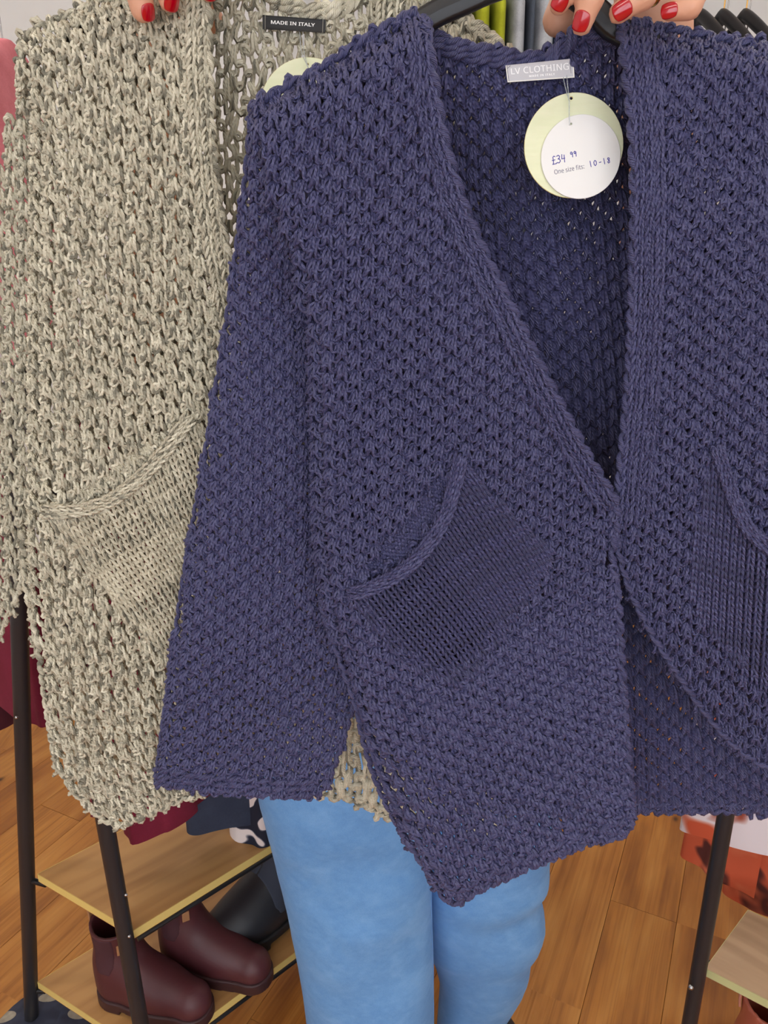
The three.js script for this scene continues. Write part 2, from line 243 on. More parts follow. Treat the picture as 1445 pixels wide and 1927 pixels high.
function knit(acc, o) {
  const { lat, cols, rows, depth, R = 0.0019, A = 0.95, dz = 0.0017, om = 0.06, slant = 0, ply = 0.00118, seg = 14, radial = 5, kind = 'seed', inside = () => true, seed = 1, jit = 0.1, ease = 0, lift = 0, pitch = 0.011, twist = 0.015, tight = 0.09, stagger = 0 } = o, rnd = mulberry(seed);
  const vOf = (j) => { const s = j / rows; return s + ease * s * (1 - s); };
  const sgn = (i, j) => kind === 'seed' ? ((i + j) & 1 ? 1 : -1) : kind === 'purl' ? -1 : kind === 'rib' ? (i & 1 ? 1 : -1) : 1;
  for (let j = 0; j < rows; j++) {
    let run = null, nrm = null; const Aj = typeof A === 'function' ? A(j) : A, slj = typeof slant === 'function' ? slant(j) : slant, shift = stagger * (j & 1), Rj = typeof R === 'function' ? R(j) : R, flush = () => {
      if (run && run.length > 6) {
        const u0 = rnd() * 0.3, pl = ply * Rj / 0.0019;
        if (!ply) acc.tube(run, Rj * (0.95 + 0.1 * rnd()), radial, pitch, u0, rnd() < 0.5 ? 0 : 0.5, 1);
        else for (const s of [0, 1]) {                               // two plies twisted round each other
          const o = [], n = run.length / 3; let L = 0;
          for (let k = 0; k < n; k++) {
            const a = Math.max(0, k - 1) * 3, b = Math.min(n - 1, k + 1) * 3, q = k * 3; let tx = run[b] - run[a], ty = run[b + 1] - run[a + 1], tz = run[b + 2] - run[a + 2]; const tl = Math.hypot(tx, ty, tz) || 1; tx /= tl; ty /= tl; tz /= tl;
            if (k) L += Math.hypot(run[q] - run[q - 3], run[q + 1] - run[q - 2], run[q + 2] - run[q - 1]);
            let ux = nrm[q], uy = nrm[q + 1], uz = nrm[q + 2]; const d = ux * tx + uy * ty + uz * tz; ux -= d * tx; uy -= d * ty; uz -= d * tz; const ul = Math.hypot(ux, uy, uz) || 1; ux /= ul; uy /= ul; uz /= ul;
            const bx = ty * uz - tz * uy, by = tz * ux - tx * uz, bz = tx * uy - ty * ux, an = L / twist * 6.2832 + s * Math.PI + u0 * 9, c = Math.cos(an) * pl * 0.86, si = Math.sin(an) * pl * 0.86;
            o.push(run[q] + ux * c + bx * si, run[q + 1] + uy * c + by * si, run[q + 2] + uz * c + bz * si);
          }
          acc.tube(o, pl, radial, pitch, u0 + s * 0.37, s * 0.5, s * 0.5 + 0.5);
        }
      } run = null;
    };
    for (let i = 0; i < cols; i++) {
      const c = lat((i + 0.5 + shift) / cols, vOf(j + 0.5));
      const jx = (rnd() - 0.5) * jit, jy = (rnd() - 0.5) * jit * 1.6, ja = Aj * (1 + (rnd() - 0.5) * jit * 1.6), jz = (rnd() - 0.5) * jit * 0.004, sl = slj + (rnd() - 0.5) * jit * 1.8;
      if (!inside(c[0], c[1])) { flush(); continue; }
      if (!run) { run = []; nrm = []; }
      for (let k = 0; k < seg; k++) {
        const t = k / seg, ph = 6.2831853 * t, edge = t < 0.14 ? 0.5 - 0.5 * t / 0.14 : t > 0.86 ? 0.5 * (t - 0.86) / 0.14 : 0, other = t < 0.5 ? sgn(i - 1, j) : sgn(i + 1, j), s = lerp(sgn(i, j), other, edge), win = Math.sin(Math.PI * t);
        const cw = kind === 'seed' ? (s > 0 ? tight : -0.05) * Math.abs(s) : 0, [px, py] = lat((i + t + shift + om * Math.sin(2 * ph) + cw * Math.sin(ph) + (jx + sl * Math.cos(ph)) * win) / cols, vOf(j + 0.5 + ja * Math.cos(ph) + jy * win)), [w, n] = frameAt(px, py, depth), z = -s * dz * Math.cos(2 * ph) + jz * win + lift;
        run.push(w.x + n.x * z, w.y + n.y * z, w.z + n.z * z); nrm.push(n.x, n.y, n.z);
      }
    }
    flush();
  }
}
// two-ply edge cord along a path in the picture
function cord(acc, path, depth, r = 0.0017, turn = 0.012, lift = 0, closed = false) {
  const P = smooth(path, 14, closed);
  for (const s of [0, Math.PI]) {
    const pts = []; let L = s ? 0.0031 : 0, prev = null; const step = (px, py) => {
      const [w, n] = frameAt(px, py, depth); if (prev) L += w.distanceTo(prev); const dir = prev ? w.clone().sub(prev).normalize() : V(0, -1, 0); prev = w; const b = n.clone().cross(dir).normalize(), a = L / turn * 6.283 + s;
      pts.push(w.x + (n.x * Math.cos(a) + b.x * Math.sin(a)) * r * 0.9 + n.x * lift, w.y + (n.y * Math.cos(a) + b.y * Math.sin(a)) * r * 0.9 + n.y * lift, w.z + (n.z * Math.cos(a) + b.z * Math.sin(a)) * r * 0.9 + n.z * lift);
    };
    for (let i = 0; i < P.length - 1; i++) { const d = Math.hypot(P[i + 1][0] - P[i][0], P[i + 1][1] - P[i][1]), m = Math.max(1, Math.round(d / 5)); for (let k = 0; k < m; k++) step(lerp(P[i][0], P[i + 1][0], k / m), lerp(P[i][1], P[i + 1][1], k / m)); }
    step(...P[P.length - 1]); acc.tube(pts, r, 7, 0.006);
  }
}
const knitPart = (parent, name, fn, mat, label) => { const a = new Acc(); fn(a); return part(parent, name, a.geo(), mat, false, label); };
const fold = (px, py, s, a) => a * (vnoise(px / 260, py / 520, s) - 0.5) + a * 0.4 * (vnoise(px / 90, py / 210, s + 3) - 0.5);

// ================================================================ navy cardigan
const navy = thing('cardigan', 'navy blue chunky-knit open cardigan with a curved front pocket, held up in front', 'cardigan', at(1000, 900, 0.54));
const nvFoldX = (py) => py < 560 ? lerp(470, 562, clamp((py - 200) / 360)) : py < 800 ? lerp(562, 583, (py - 560) / 240) : py < 1130 ? lerp(583, 603, (py - 800) / 330) : 603 + (py - 1130) * 0.34;
const nvShoulder = (px) => px < 800 ? 205 + (px - 475) * -0.53 : px < 1165 ? 45 : 52 + (px - 1165) * 0.13;
const nvFront = (px, py) => {
  const top = clamp((py - nvShoulder(px)) / 55), e = clamp((px - nvFoldX(py)) / 60), roll = 0.018 * (1 - top) ** 2, side = 0.02 * (1 - e) ** 2.2 * sstep(260, 620, py);
  return 0.517 + roll + side + fold(px, py, 11, 0.016) - 0.006 * sstep(900, 1600, py) * sstep(650, 900, px);
};
const nvRight = (px, py) => { const top = clamp((py - nvShoulder(px)) / 55); return 0.522 + 0.016 * (1 - top) ** 2 + fold(px, py, 31, 0.018) + 0.012 * sstep(900, 1400, py) + 0.03 * clamp((px - 1480) / 150) ** 2; };
const nvSleeve = (px, py) => { const q = sstep(230, 650, py), outer = clamp(1 - (px - (475 - (py - 200) * 0.147)) / 70), top = clamp((py - nvShoulder(px)) / 55); return lerp(0.522, 0.562, q) + 0.018 * outer ** 2 + 0.014 * (1 - top) ** 2 + fold(px, py, 41, 0.014); };
const nvBack = (px, py) => 0.553 + 0.036 * sstep(60, 420, py) + 0.012 * Math.exp(-(((px - 1000) / 110) ** 2)) * (1 - sstep(60, 300, py)) + fold(px, py, 51, 0.014);
const NV_EDGE = [[800, 36], [813, 120], [826, 200], [842, 280], [880, 400], [930, 510], [985, 620], [1040, 730], [1100, 840], [1160, 940]];
const nvLeftPoly = smooth([[475, 205], [520, 172], [600, 128], [690, 72], [760, 30], [800, 34], [813, 120], [826, 200], [842, 280], [880, 400], [930, 510], [985, 620], [1040, 730], [1100, 840], [1160, 940], [1160, 985], [1152, 1050], [1163, 1120], [1170, 1250], [1180, 1400], [1187, 1555], [1100, 1588], [1000, 1628], [910, 1672], [850, 1698], [805, 1640], [755, 1565], [712, 1480], [686, 1400], [668, 1320], [640, 1240], [606, 1140], [592, 980], [583, 800], [574, 680], [560, 560], [535, 450], [500, 340]], 4, true);
const NV_WELT = [[660, 1108], [710, 1092], [762, 1062], [800, 1020], [830, 970], [850, 910], [862, 858]];
const nvPocketPoly = smooth([[664, 1112], [712, 1094], [764, 1064], [802, 1022], [832, 972], [852, 912], [864, 862], [930, 930], [1000, 1000], [1042, 1045], [1000, 1120], [950, 1190], [895, 1255], [845, 1285], [770, 1250], [705, 1180]], 4, true);
const nvLinPoly = smooth([[668, 1098], [700, 1050], [750, 985], [800, 915], [850, 860], [852, 905], [832, 965], [802, 1015], [764, 1058], [712, 1088]], 4, true);
{
  const inL = insideOf(nvLeftPoly), inP = insideOf(nvPocketPoly), inLin = insideOf(nvLinPoly), inPx = insideOf(shrunk(nvPocketPoly, 22)), inLinx = insideOf(shrunk(nvLinPoly, 16)), bandIn = insideOf([...NV_EDGE, ...NV_EDGE.map(([x, y]) => [x - 30, y + (y < 100 ? 0 : 10)]).reverse()]);
  const latL = lattice([[[430, 60], [1230, -30]], [[420, 430], [1230, 370]], [[425, 780], [1225, 740]], [[450, 1120], [1215, 1050]], [[545, 1440], [1215, 1300]], [[700, 1800], [1235, 1560]]]);
  const f1 = knitPart(navy, 'front_panel', (a) => knit(a, { lat: latL, cols: 31, rows: 102, depth: nvFront, A: (j) => lerp(0.95, 0.7, sstep(58, 84, j)), slant: (j) => 0.3 * sstep(55, 80, j), R: (j) => lerp(0.0019, 0.0026, sstep(50, 80, j)), inside: (x, y) => inL(x, y) && !inPx(x, y) && !inLinx(x, y) && !bandIn(x, y), seed: 3, ease: 0.24 }), M.navy);
  const band = strip(NV_EDGE, 0, -44);
  knitPart(navy, 'front_band', (a) => { knit(a, { lat: band, cols: 2, rows: 60, depth: nvFront, kind: 'jersey', seed: 5, A: 0.85, om: 0.04, dz: 0.001, R: 0.0018, lift: 0.002, seg: 12 }); cord(a, NV_EDGE, nvFront, 0.0017, 0.014, 0.002); }, M.navy);
  const pk = knitPart(f1, 'pocket', (a) => {
    const lat = lattice([[[560, 1080], [700, 800], [880, 800]], [[640, 1180], [820, 1010], [1000, 930]], [[740, 1300], [930, 1160], [1080, 1080]], [[860, 1430], [1010, 1320], [1140, 1240]]]);
    knit(a, { lat, cols: 30, rows: 48, depth: nvFront, kind: 'jersey', inside: inP, seed: 8, A: 0.66, om: 0.05, dz: 0.0014, R: 0.00128, ply: 0, lift: 0.0015, jit: 0.06, seg: 11 });
  }, M.navy);
  knitPart(pk, 'pocket_welt', (a) => knit(a, { lat: strip(NV_WELT, 8, -16), cols: 2, rows: 24, depth: nvFront, kind: 'jersey', seed: 9, A: 0.9, om: 0.05, R: 0.0019, lift: 0.004, seg: 12 }), M.navy);
  knitPart(pk, 'pocket_lining', (a) => knit(a, { lat: lattice([[[600, 1060], [820, 780]], [[690, 1150], [910, 900]]]), cols: 40, rows: 14, depth: nvFront, kind: 'purl', inside: inLin, seed: 12, A: 0.85, om: 0.04, dz: 0.0007, R: 0.0013, ply: 0, lift: -0.003, jit: 0.05, seg: 10 }), M.navy);
  knitPart(navy, 'hem_border', (a) => { cord(a, [[606, 1140], [640, 1240], [668, 1320], [686, 1400], [712, 1480], [755, 1565], [805, 1640], [848, 1698], [910, 1672], [1000, 1628], [1100, 1588], [1186, 1556], [1181, 1400], [1171, 1250], [1163, 1120], [1152, 1050], [1161, 985], [1158, 938]], nvFront, 0.0018, 0.013); cord(a, [[690, 1372], [718, 1455], [765, 1543], [815, 1618], [852, 1672], [906, 1652], [996, 1610], [1096, 1570], [1176, 1540]], nvFront, 0.0017, 0.013, 0.001); }, M.navy);
  knitPart(navy, 'shoulder_seam', (a) => { cord(a, [[475, 205], [520, 172], [600, 128], [690, 72], [760, 30], [800, 36]], nvFront, 0.0016, 0.013); }, M.navy);

  const nvSlPoly = smooth([[474, 204], [462, 330], [450, 430], [428, 590], [388, 840], [347, 1075], [312, 1320], [292, 1450], [292, 1478], [370, 1488], [450, 1493], [530, 1500], [600, 1499], [620, 1465], [645, 1395], [668, 1318], [690, 1240], [690, 900], [640, 640], [590, 500], [540, 350], [520, 200], [500, 190]], 4, true), inS = insideOf(nvSlPoly);
  const sl = knitPart(navy, 'sleeve', (a) => knit(a, { lat: lattice([[[250, 170], [700, 120]], [[262, 520], [700, 500]], [[270, 860], [705, 870]], [[255, 1200], [700, 1230]], [[225, 1510], [690, 1530]]]), cols: 21, rows: 82, depth: nvSleeve, inside: inS, A: (j) => lerp(0.95, 0.75, sstep(45, 75, j)), R: (j) => lerp(0.0021, 0.0023, sstep(30, 70, j)), seed: 21, ease: 0.14 }), M.navy);
  knitPart(sl, 'cuff', (a) => { for (const [k, dy] of [[0, 0], [1, -14], [2, -27]]) cord(a, [[294, 1474 + dy], [370, 1485 + dy], [450, 1491 + dy], [530, 1497 + dy], [598, 1495 + dy]], nvSleeve, 0.0018, 0.013, k * 0.0006); cord(a, [[600, 1497], [620, 1465], [645, 1395], [668, 1318]], nvSleeve, 0.0017, 0.013); cord(a, [[474, 206], [462, 330], [450, 430], [428, 590], [388, 840], [347, 1075], [312, 1320], [292, 1470]], nvSleeve, 0.0013, 0.013); }, M.navy);

  const nvBackPoly = smooth([[492, 224], [560, 172], [700, 92], [805, 60], [850, 82], [905, 92], [960, 102], [1012, 106], [1040, 86], [1070, 62], [1100, 55], [1165, 56], [1330, 80], [1500, 110], [1560, 400], [1540, 1000], [1530, 1520], [1400, 1527], [1180, 1526], [900, 1500], [700, 1350], [620, 1100], [590, 600], [510, 330]], 4, true), inB = insideOf(nvBackPoly);
  knitPart(navy, 'back_panel', (a) => {
    knit(a, { lat: lattice([[[480, 20], [1560, 20]], [[480, 400], [1560, 395]], [[550, 780], [1560, 770]], [[560, 1160], [1560, 1150]], [[570, 1540], [1560, 1535]]]), cols: 46, rows: 84, depth: nvBack, inside: inB, seed: 33, seg: 12, radial: 5, ply: 0, R: (j) => j < 22 ? 0.002 : 0.0024, ease: 0.1 });
    for (const dy of [0, -12]) cord(a, [[1160, 1524 + dy], [1300, 1526 + dy], [1400, 1525 + dy], [1530, 1518 + dy]], nvBack, 0.0018, 0.013);
  }, M.navy);
  knitPart(navy, 'neck_band', (a) => { for (const dy of [0, 12, 23]) cord(a, [[808, 56 + dy], [850, 78 + dy], [905, 90 + dy], [960, 100 + dy], [1014, 105 + dy], [1044, 94 + dy * 0.9], [1070, 72 + dy * 0.8], [1094, 42 + dy * 0.7], [1122, 40 + dy * 1.3], [1162, 52 + dy * 1.3]], (x, y) => nvBack(x, y) - 0.002, 0.0019, 0.016); }, M.navy);

  const NVR_EDGE = [[1163, 48], [1174, 120], [1184, 200], [1191, 320], [1191, 450], [1187, 600], [1178, 750], [1166, 880], [1158, 980], [1172, 1070], [1212, 1165], [1290, 1290], [1372, 1392], [1450, 1446], [1545, 1480]];
  const nvrPoly = smooth([...NVR_EDGE, [1600, 1480], [1640, 1200], [1640, 700], [1640, 200], [1620, 130], [1500, 98], [1400, 80], [1330, 66], [1250, 52], [1200, 44]], 4, true), inR = insideOf(nvrPoly);
  const nvrPock = smooth([[1342, 850], [1362, 905], [1396, 985], [1446, 1032], [1520, 1062], [1560, 1250], [1480, 1330], [1400, 1270], [1330, 1180], [1292, 1080]], 4, true), inRP = insideOf(nvrPock), inRPx = insideOf(shrunk(nvrPock, 22));
  const bandR = strip(NVR_EDGE, 0, 62);
  const bandRin = (x, y) => y < 980 && x < (y < 400 ? 1165 + y * 0.08 : 1197 - (y - 400) * 0.07) + 44;
  const f2 = knitPart(navy, 'front_panel', (a) => knit(a, { lat: lattice([[[1130, -10], [1640, 90]], [[1130, 380], [1640, 420]], [[1120, 750], [1640, 780]], [[1100, 1120], [1640, 1160]], [[1100, 1520], [1640, 1560]]]), cols: 21, rows: 84, depth: nvRight, inside: (x, y) => inR(x, y) && !inRPx(x, y) && !bandRin(x, y), seed: 43, ease: 0.1 }), M.navy);
  knitPart(navy, 'front_band', (a) => { knit(a, { lat: strip(NVR_EDGE.slice(0, 9), 2, 60), cols: 3, rows: 54, depth: nvRight, kind: 'jersey', seed: 45, A: 0.85, om: 0.04, dz: 0.001, R: 0.0018, lift: 0.002, seg: 12 }); cord(a, NVR_EDGE, nvRight, 0.0017, 0.014, 0.001); cord(a, [[1163, 50], [1200, 44], [1250, 52], [1330, 66], [1400, 80], [1500, 98]], nvRight, 0.0016, 0.013); }, M.navy);
  const pk2 = knitPart(f2, 'pocket', (a) => knit(a, { lat: lattice([[[1250, 780], [1400, 800], [1640, 1060]], [[1230, 1080], [1380, 1130], [1620, 1180]], [[1200, 1330], [1370, 1400], [1560, 1450]]]), cols: 26, rows: 52, depth: nvRight, kind: 'jersey', inside: inRP, seed: 48, A: 0.66, om: 0.05, dz: 0.0014, R: 0.00128, ply: 0, lift: 0.0015, jit: 0.06, seg: 11 }), M.navy);
  knitPart(pk2, 'pocket_welt', (a) => knit(a, { lat: strip([[1340, 846], [1360, 905], [1394, 985], [1446, 1034], [1520, 1064]], -6, 18), cols: 2, rows: 22, depth: nvRight, kind: 'jersey', seed: 49, A: 0.9, om: 0.05, R: 0.0019, lift: 0.004, seg: 12 }), M.navy);
  // the far sleeve, mostly beyond the right edge of the photograph
  const nvS2 = (px, py) => 0.57 + 0.02 * clamp((px - 1650) / 200) + fold(px, py, 61, 0.014), inS2 = insideOf(smooth([[1590, 130], [1640, 160], [1720, 700], [1800, 1300], [1820, 1480], [1600, 1500], [1570, 1300], [1570, 600]], 4, true));
  knitPart(navy, 'sleeve', (a) => knit(a, { lat: lattice([[[1540, 110], [1860, 150]], [[1540, 800], [1860, 830]], [[1540, 1500], [1860, 1530]]]), cols: 14, rows: 80, depth: nvS2, inside: inS2, seed: 63, seg: 9, radial: 4, ply: 0, R: 0.0022 }), M.navy);
}

// sewn-in neck labels: a thin woven tape on the back panel, with its printing
function canvasTex(w, h, draw) { const c = document.createElement('canvas'); c.width = w; c.height = h; draw(c.getContext('2d'), w, h); const t = new THREE.CanvasTexture(c); t.colorSpace = THREE.SRGBColorSpace; t.magFilter = THREE.LinearFilter; return t; }
// slightly bowed tape through four corners [px, py] (top-left, top-right, bottom-right, bottom-left)
function tape(c, D, bow, th = 0.0008) {
  const n = 14, m = 5, a = new Acc(), side = (off) => { const b = a.n; for (let j = 0; j <= m; j++) for (let i = 0; i <= n; i++) { const u = i / n, v = j / m, x = lerp(lerp(c[0][0], c[1][0], u), lerp(c[3][0], c[2][0], u), v), y = lerp(lerp(c[0][1], c[1][1], u), lerp(c[3][1], c[2][1], u), v), p = at(x, y, D - bow * Math.sin(Math.PI * u) + off); a.vert(p.x, p.y, p.z, u, 1 - v); } return b; };
  const f = side(0), w = n + 1; for (let j = 0; j < m; j++) for (let i = 0; i < n; i++) { const q = f + j * w + i; a.i.push(q, q + w, q + 1, q + 1, q + w, q + w + 1); }
  const k = side(th); for (let j = 0; j < m; j++) for (let i = 0; i < n; i++) { const q = k + j * w + i; a.i.push(q, q + 1, q + w, q + 1, q + w + 1, q + w); }
  const edge = (p, q) => a.i.push(f + p, f + q, k + p, f + q, k + q, k + p); for (let i = 0; i < n; i++) { edge(i + 1, i); edge(m * w + i, m * w + i + 1); } for (let j = 0; j < m; j++) { edge(j * w, (j + 1) * w); edge((j + 1) * w + n, j * w + n); }
  return a.geo();
}
const spaced = (g, s, x, y, sp) => { for (const ch of s) { g.fillText(ch, x, y); x += g.measureText(ch).width + sp; } };
const lvTex = canvasTex(768, 224, (g, w, h) => {
  g.fillStyle = '#c9c8cc'; g.fillRect(0, 0, w, h); for (let y = 0; y < h; y += 4) { g.fillStyle = y % 8 ? '#cfced2' : '#c2c1c6'; g.fillRect(0, y, w, 2); }
  g.fillStyle = '#f0eee6'; g.fillRect(0, h - 14, w, 14); g.fillRect(0, 0, 12, h); g.fillRect(w - 12, 0, 12, h);
  g.fillStyle = '#3c3c44'; g.fillRect(14, 6, 5, h - 20); g.fillRect(w - 40, 8, 4, h - 60); g.save(); g.translate(18, 40); g.rotate(-0.7); g.fillRect(0, 0, 46, 5); g.restore();
  g.fillStyle = '#ffffff'; g.font = '108px sans-serif'; spaced(g, 'LV CLOTHING', 44, 124, 1); g.font = 'bold 36px sans-serif'; spaced(g, 'MADE IN ITALY', 250, 178, 3);
});
part(navy, 'woven_label', tape([[951, 123], [1079, 110], [1081, 146], [955, 155]], 0.556, 0.002), std(0xffffff, 0.55, { map: lvTex }), false, 'pale grey woven label with white lettering');

// ---------------------------------------------------------------- round swing tags
function disc(c, r, th, n = 64, hole = null) {                       // card disc facing +z with a punched hole
  const s = new THREE.Shape(); s.absarc(c[0], c[1], r, 0, Math.PI * 2); if (hole) { const p = new THREE.Path(); p.absarc(hole[0], hole[1], hole[2], 0, Math.PI * 2, true); s.holes.push(p); }
  const g = new THREE.ExtrudeGeometry(s, { depth: th, bevelEnabled: true, bevelSize: 0.0002, bevelThickness: 0.0002, bevelSegments: 1, curveSegments: n });
  const p = g.attributes.position, uv = g.attributes.uv; for (let q = 0; q < p.count; q++) uv.setXY(q, (p.getX(q) - c[0]) / (2 * r) + 0.5, (p.getY(q) - c[1]) / (2 * r) + 0.5); return g;
}
const priceTex = canvasTex(1024, 1024, (g, w) => {
  g.fillStyle = '#efedea'; g.fillRect(0, 0, w, w); g.translate(w / 2, w / 2); g.rotate(-0.19);
  const stroke = (pts, lw, col) => { g.strokeStyle = col; g.lineWidth = lw; g.lineCap = 'round'; g.lineJoin = 'round'; g.beginPath(); pts.forEach((p, i) => i ? g.lineTo(...p) : g.moveTo(...p)); g.stroke(); };
  const dig = { 'L': [[[40, 8], [26, 0], [14, 10], [14, 60], [8, 86], [0, 92], [46, 90], [52, 82]], [[0, 46], [34, 44]]], '3': [[[2, 8], [24, 0], [38, 14], [30, 36], [14, 42], [34, 48], [40, 70], [24, 88], [0, 82]]], '4': [[[10, 0], [2, 50], [40, 48]], [[36, 10], [32, 92]]], '9': [[[34, 20], [18, 4], [4, 18], [8, 38], [26, 38], [36, 18], [34, 40], [32, 84]]], '1': [[[6, 0], [12, 80]]], '0': [[[18, 4], [2, 24], [4, 60], [20, 78], [38, 60], [40, 24], [26, 4], [16, 6]]], '8': [[[30, 10], [14, 2], [4, 18], [28, 44], [30, 70], [12, 78], [2, 62], [24, 38], [32, 18], [26, 6]]], '-': [[[0, 44], [26, 42]]] };
  const write = (s, x, y, sc, lw) => { for (const c of s) { if (c === ' ') { x += 26 * sc; continue; } for (const st of dig[c]) stroke(st.map(([a, b]) => [x + a * sc, y + b * sc]), lw * 1.25, '#3f3c92'); x += (c === '-' ? 40 : 58) * sc; } };
  write('L34', -372, -74, 1.06, 8); write('99', -130, -86, 0.8, 8);
  g.fillStyle = '#55556f'; g.font = '78px sans-serif'; g.save(); g.scale(0.9, 1); g.fillText('One size fits:', -412, 150); g.restore(); write('10 - 18', 104, 76, 0.86, 8);
});
const cardGreen = std(0xffffff, 0.9, { map: tex(256, 256, (u, v) => { const n = fbm(u * 5, v * 40, 8, 3), m = fbm(u * 4, v * 4, 18, 3); return mixc([226, 230, 190], [238, 238, 206], clamp(n * 0.6 + m * 0.5)); }) });
const cardEdge = std(0xeadb93, 0.6), priceMat = std(0xffffff, 0.92, { map: priceTex });
{
  const D = 0.548, c = at(1079, 275, D), px = c.distanceTo(at(1179, 275, D)) / 100, t = thing('swing_tag', 'pale green round swing tag carrying a white price disc, on the navy cardigan', 'swing tag', c);
  const r = 92.5 * px, d1 = part(t, 'card_disc', disc([0, 0], r, 0.0006, 72, [-8 * px, 83 * px, 3.2 * px]), [cardGreen, cardEdge]); d1.rotation.x = -0.16;
  const d2 = part(t, 'price_disc', disc([13 * px, -20 * px], 74 * px, 0.0006, 64, [-7.5 * px, 38 * px, 2.4 * px]), [priceMat, priceMat], true, 'white disc with a handwritten price'); d2.rotation.x = -0.16; d2.position.z = 0.0016;
  const a = new Acc(), s = (pts) => { const o = []; smooth3(pts).forEach(p => o.push(p.x, p.y, p.z)); a.tube(o, 0.00035, 6); };
  s([at(1066, 140, 0.556), at(1068, 160, 0.551), at(1071, 190, 0.546)]); s([at(1059, 142, 0.556), at(1064, 165, 0.551), at(1071, 191, 0.549)]); s([at(1071, 190, 0.547), at(1071, 212, 0.5455), at(1071.5, 236, 0.545)]);
  part(t, 'plastic_thread', a.geo(), M.plastic, false);
}
function smooth3(pts, n = 12) { return new THREE.CatmullRomCurve3(pts).getPoints(n * (pts.length - 1)); }

// ================================================================ grey cardigan
const greyC = thing('cardigan', 'light grey marled chunky-knit cardigan hanging behind the navy one', 'cardigan', at(400, 800, 0.65));
const gyFoldX = (py) => py < 300 ? lerp(40, 62, (py - 60) / 240) : py < 1000 ? lerp(62, 42, (py - 300) / 700) : 42 + (py - 1000) * 0.1;
const gyTop = (px) => px < 60 ? 60 + (60 - px) * 1.2 : 60 - (px - 60) * 0.42;
const gyFront = (px, py) => { const top = clamp((py - gyTop(px)) / 55), e = clamp((px - gyFoldX(py)) / 70); return 0.612 + 0.018 * (1 - top) ** 2 + 0.024 * (1 - e) ** 2.2 + fold(px, py, 71, 0.02); };
const gySleeve = (px, py) => { const top = clamp((py - 150) / 80); return 0.66 - 0.008 * (1 - top) + fold(px, py, 81, 0.014); };
const gyBack = (px, py) => 0.648 + 0.03 * sstep(20, 350, py) + fold(px, py, 91, 0.012);
const gyRight = (px, py) => 0.628 + fold(px, py, 95, 0.012);
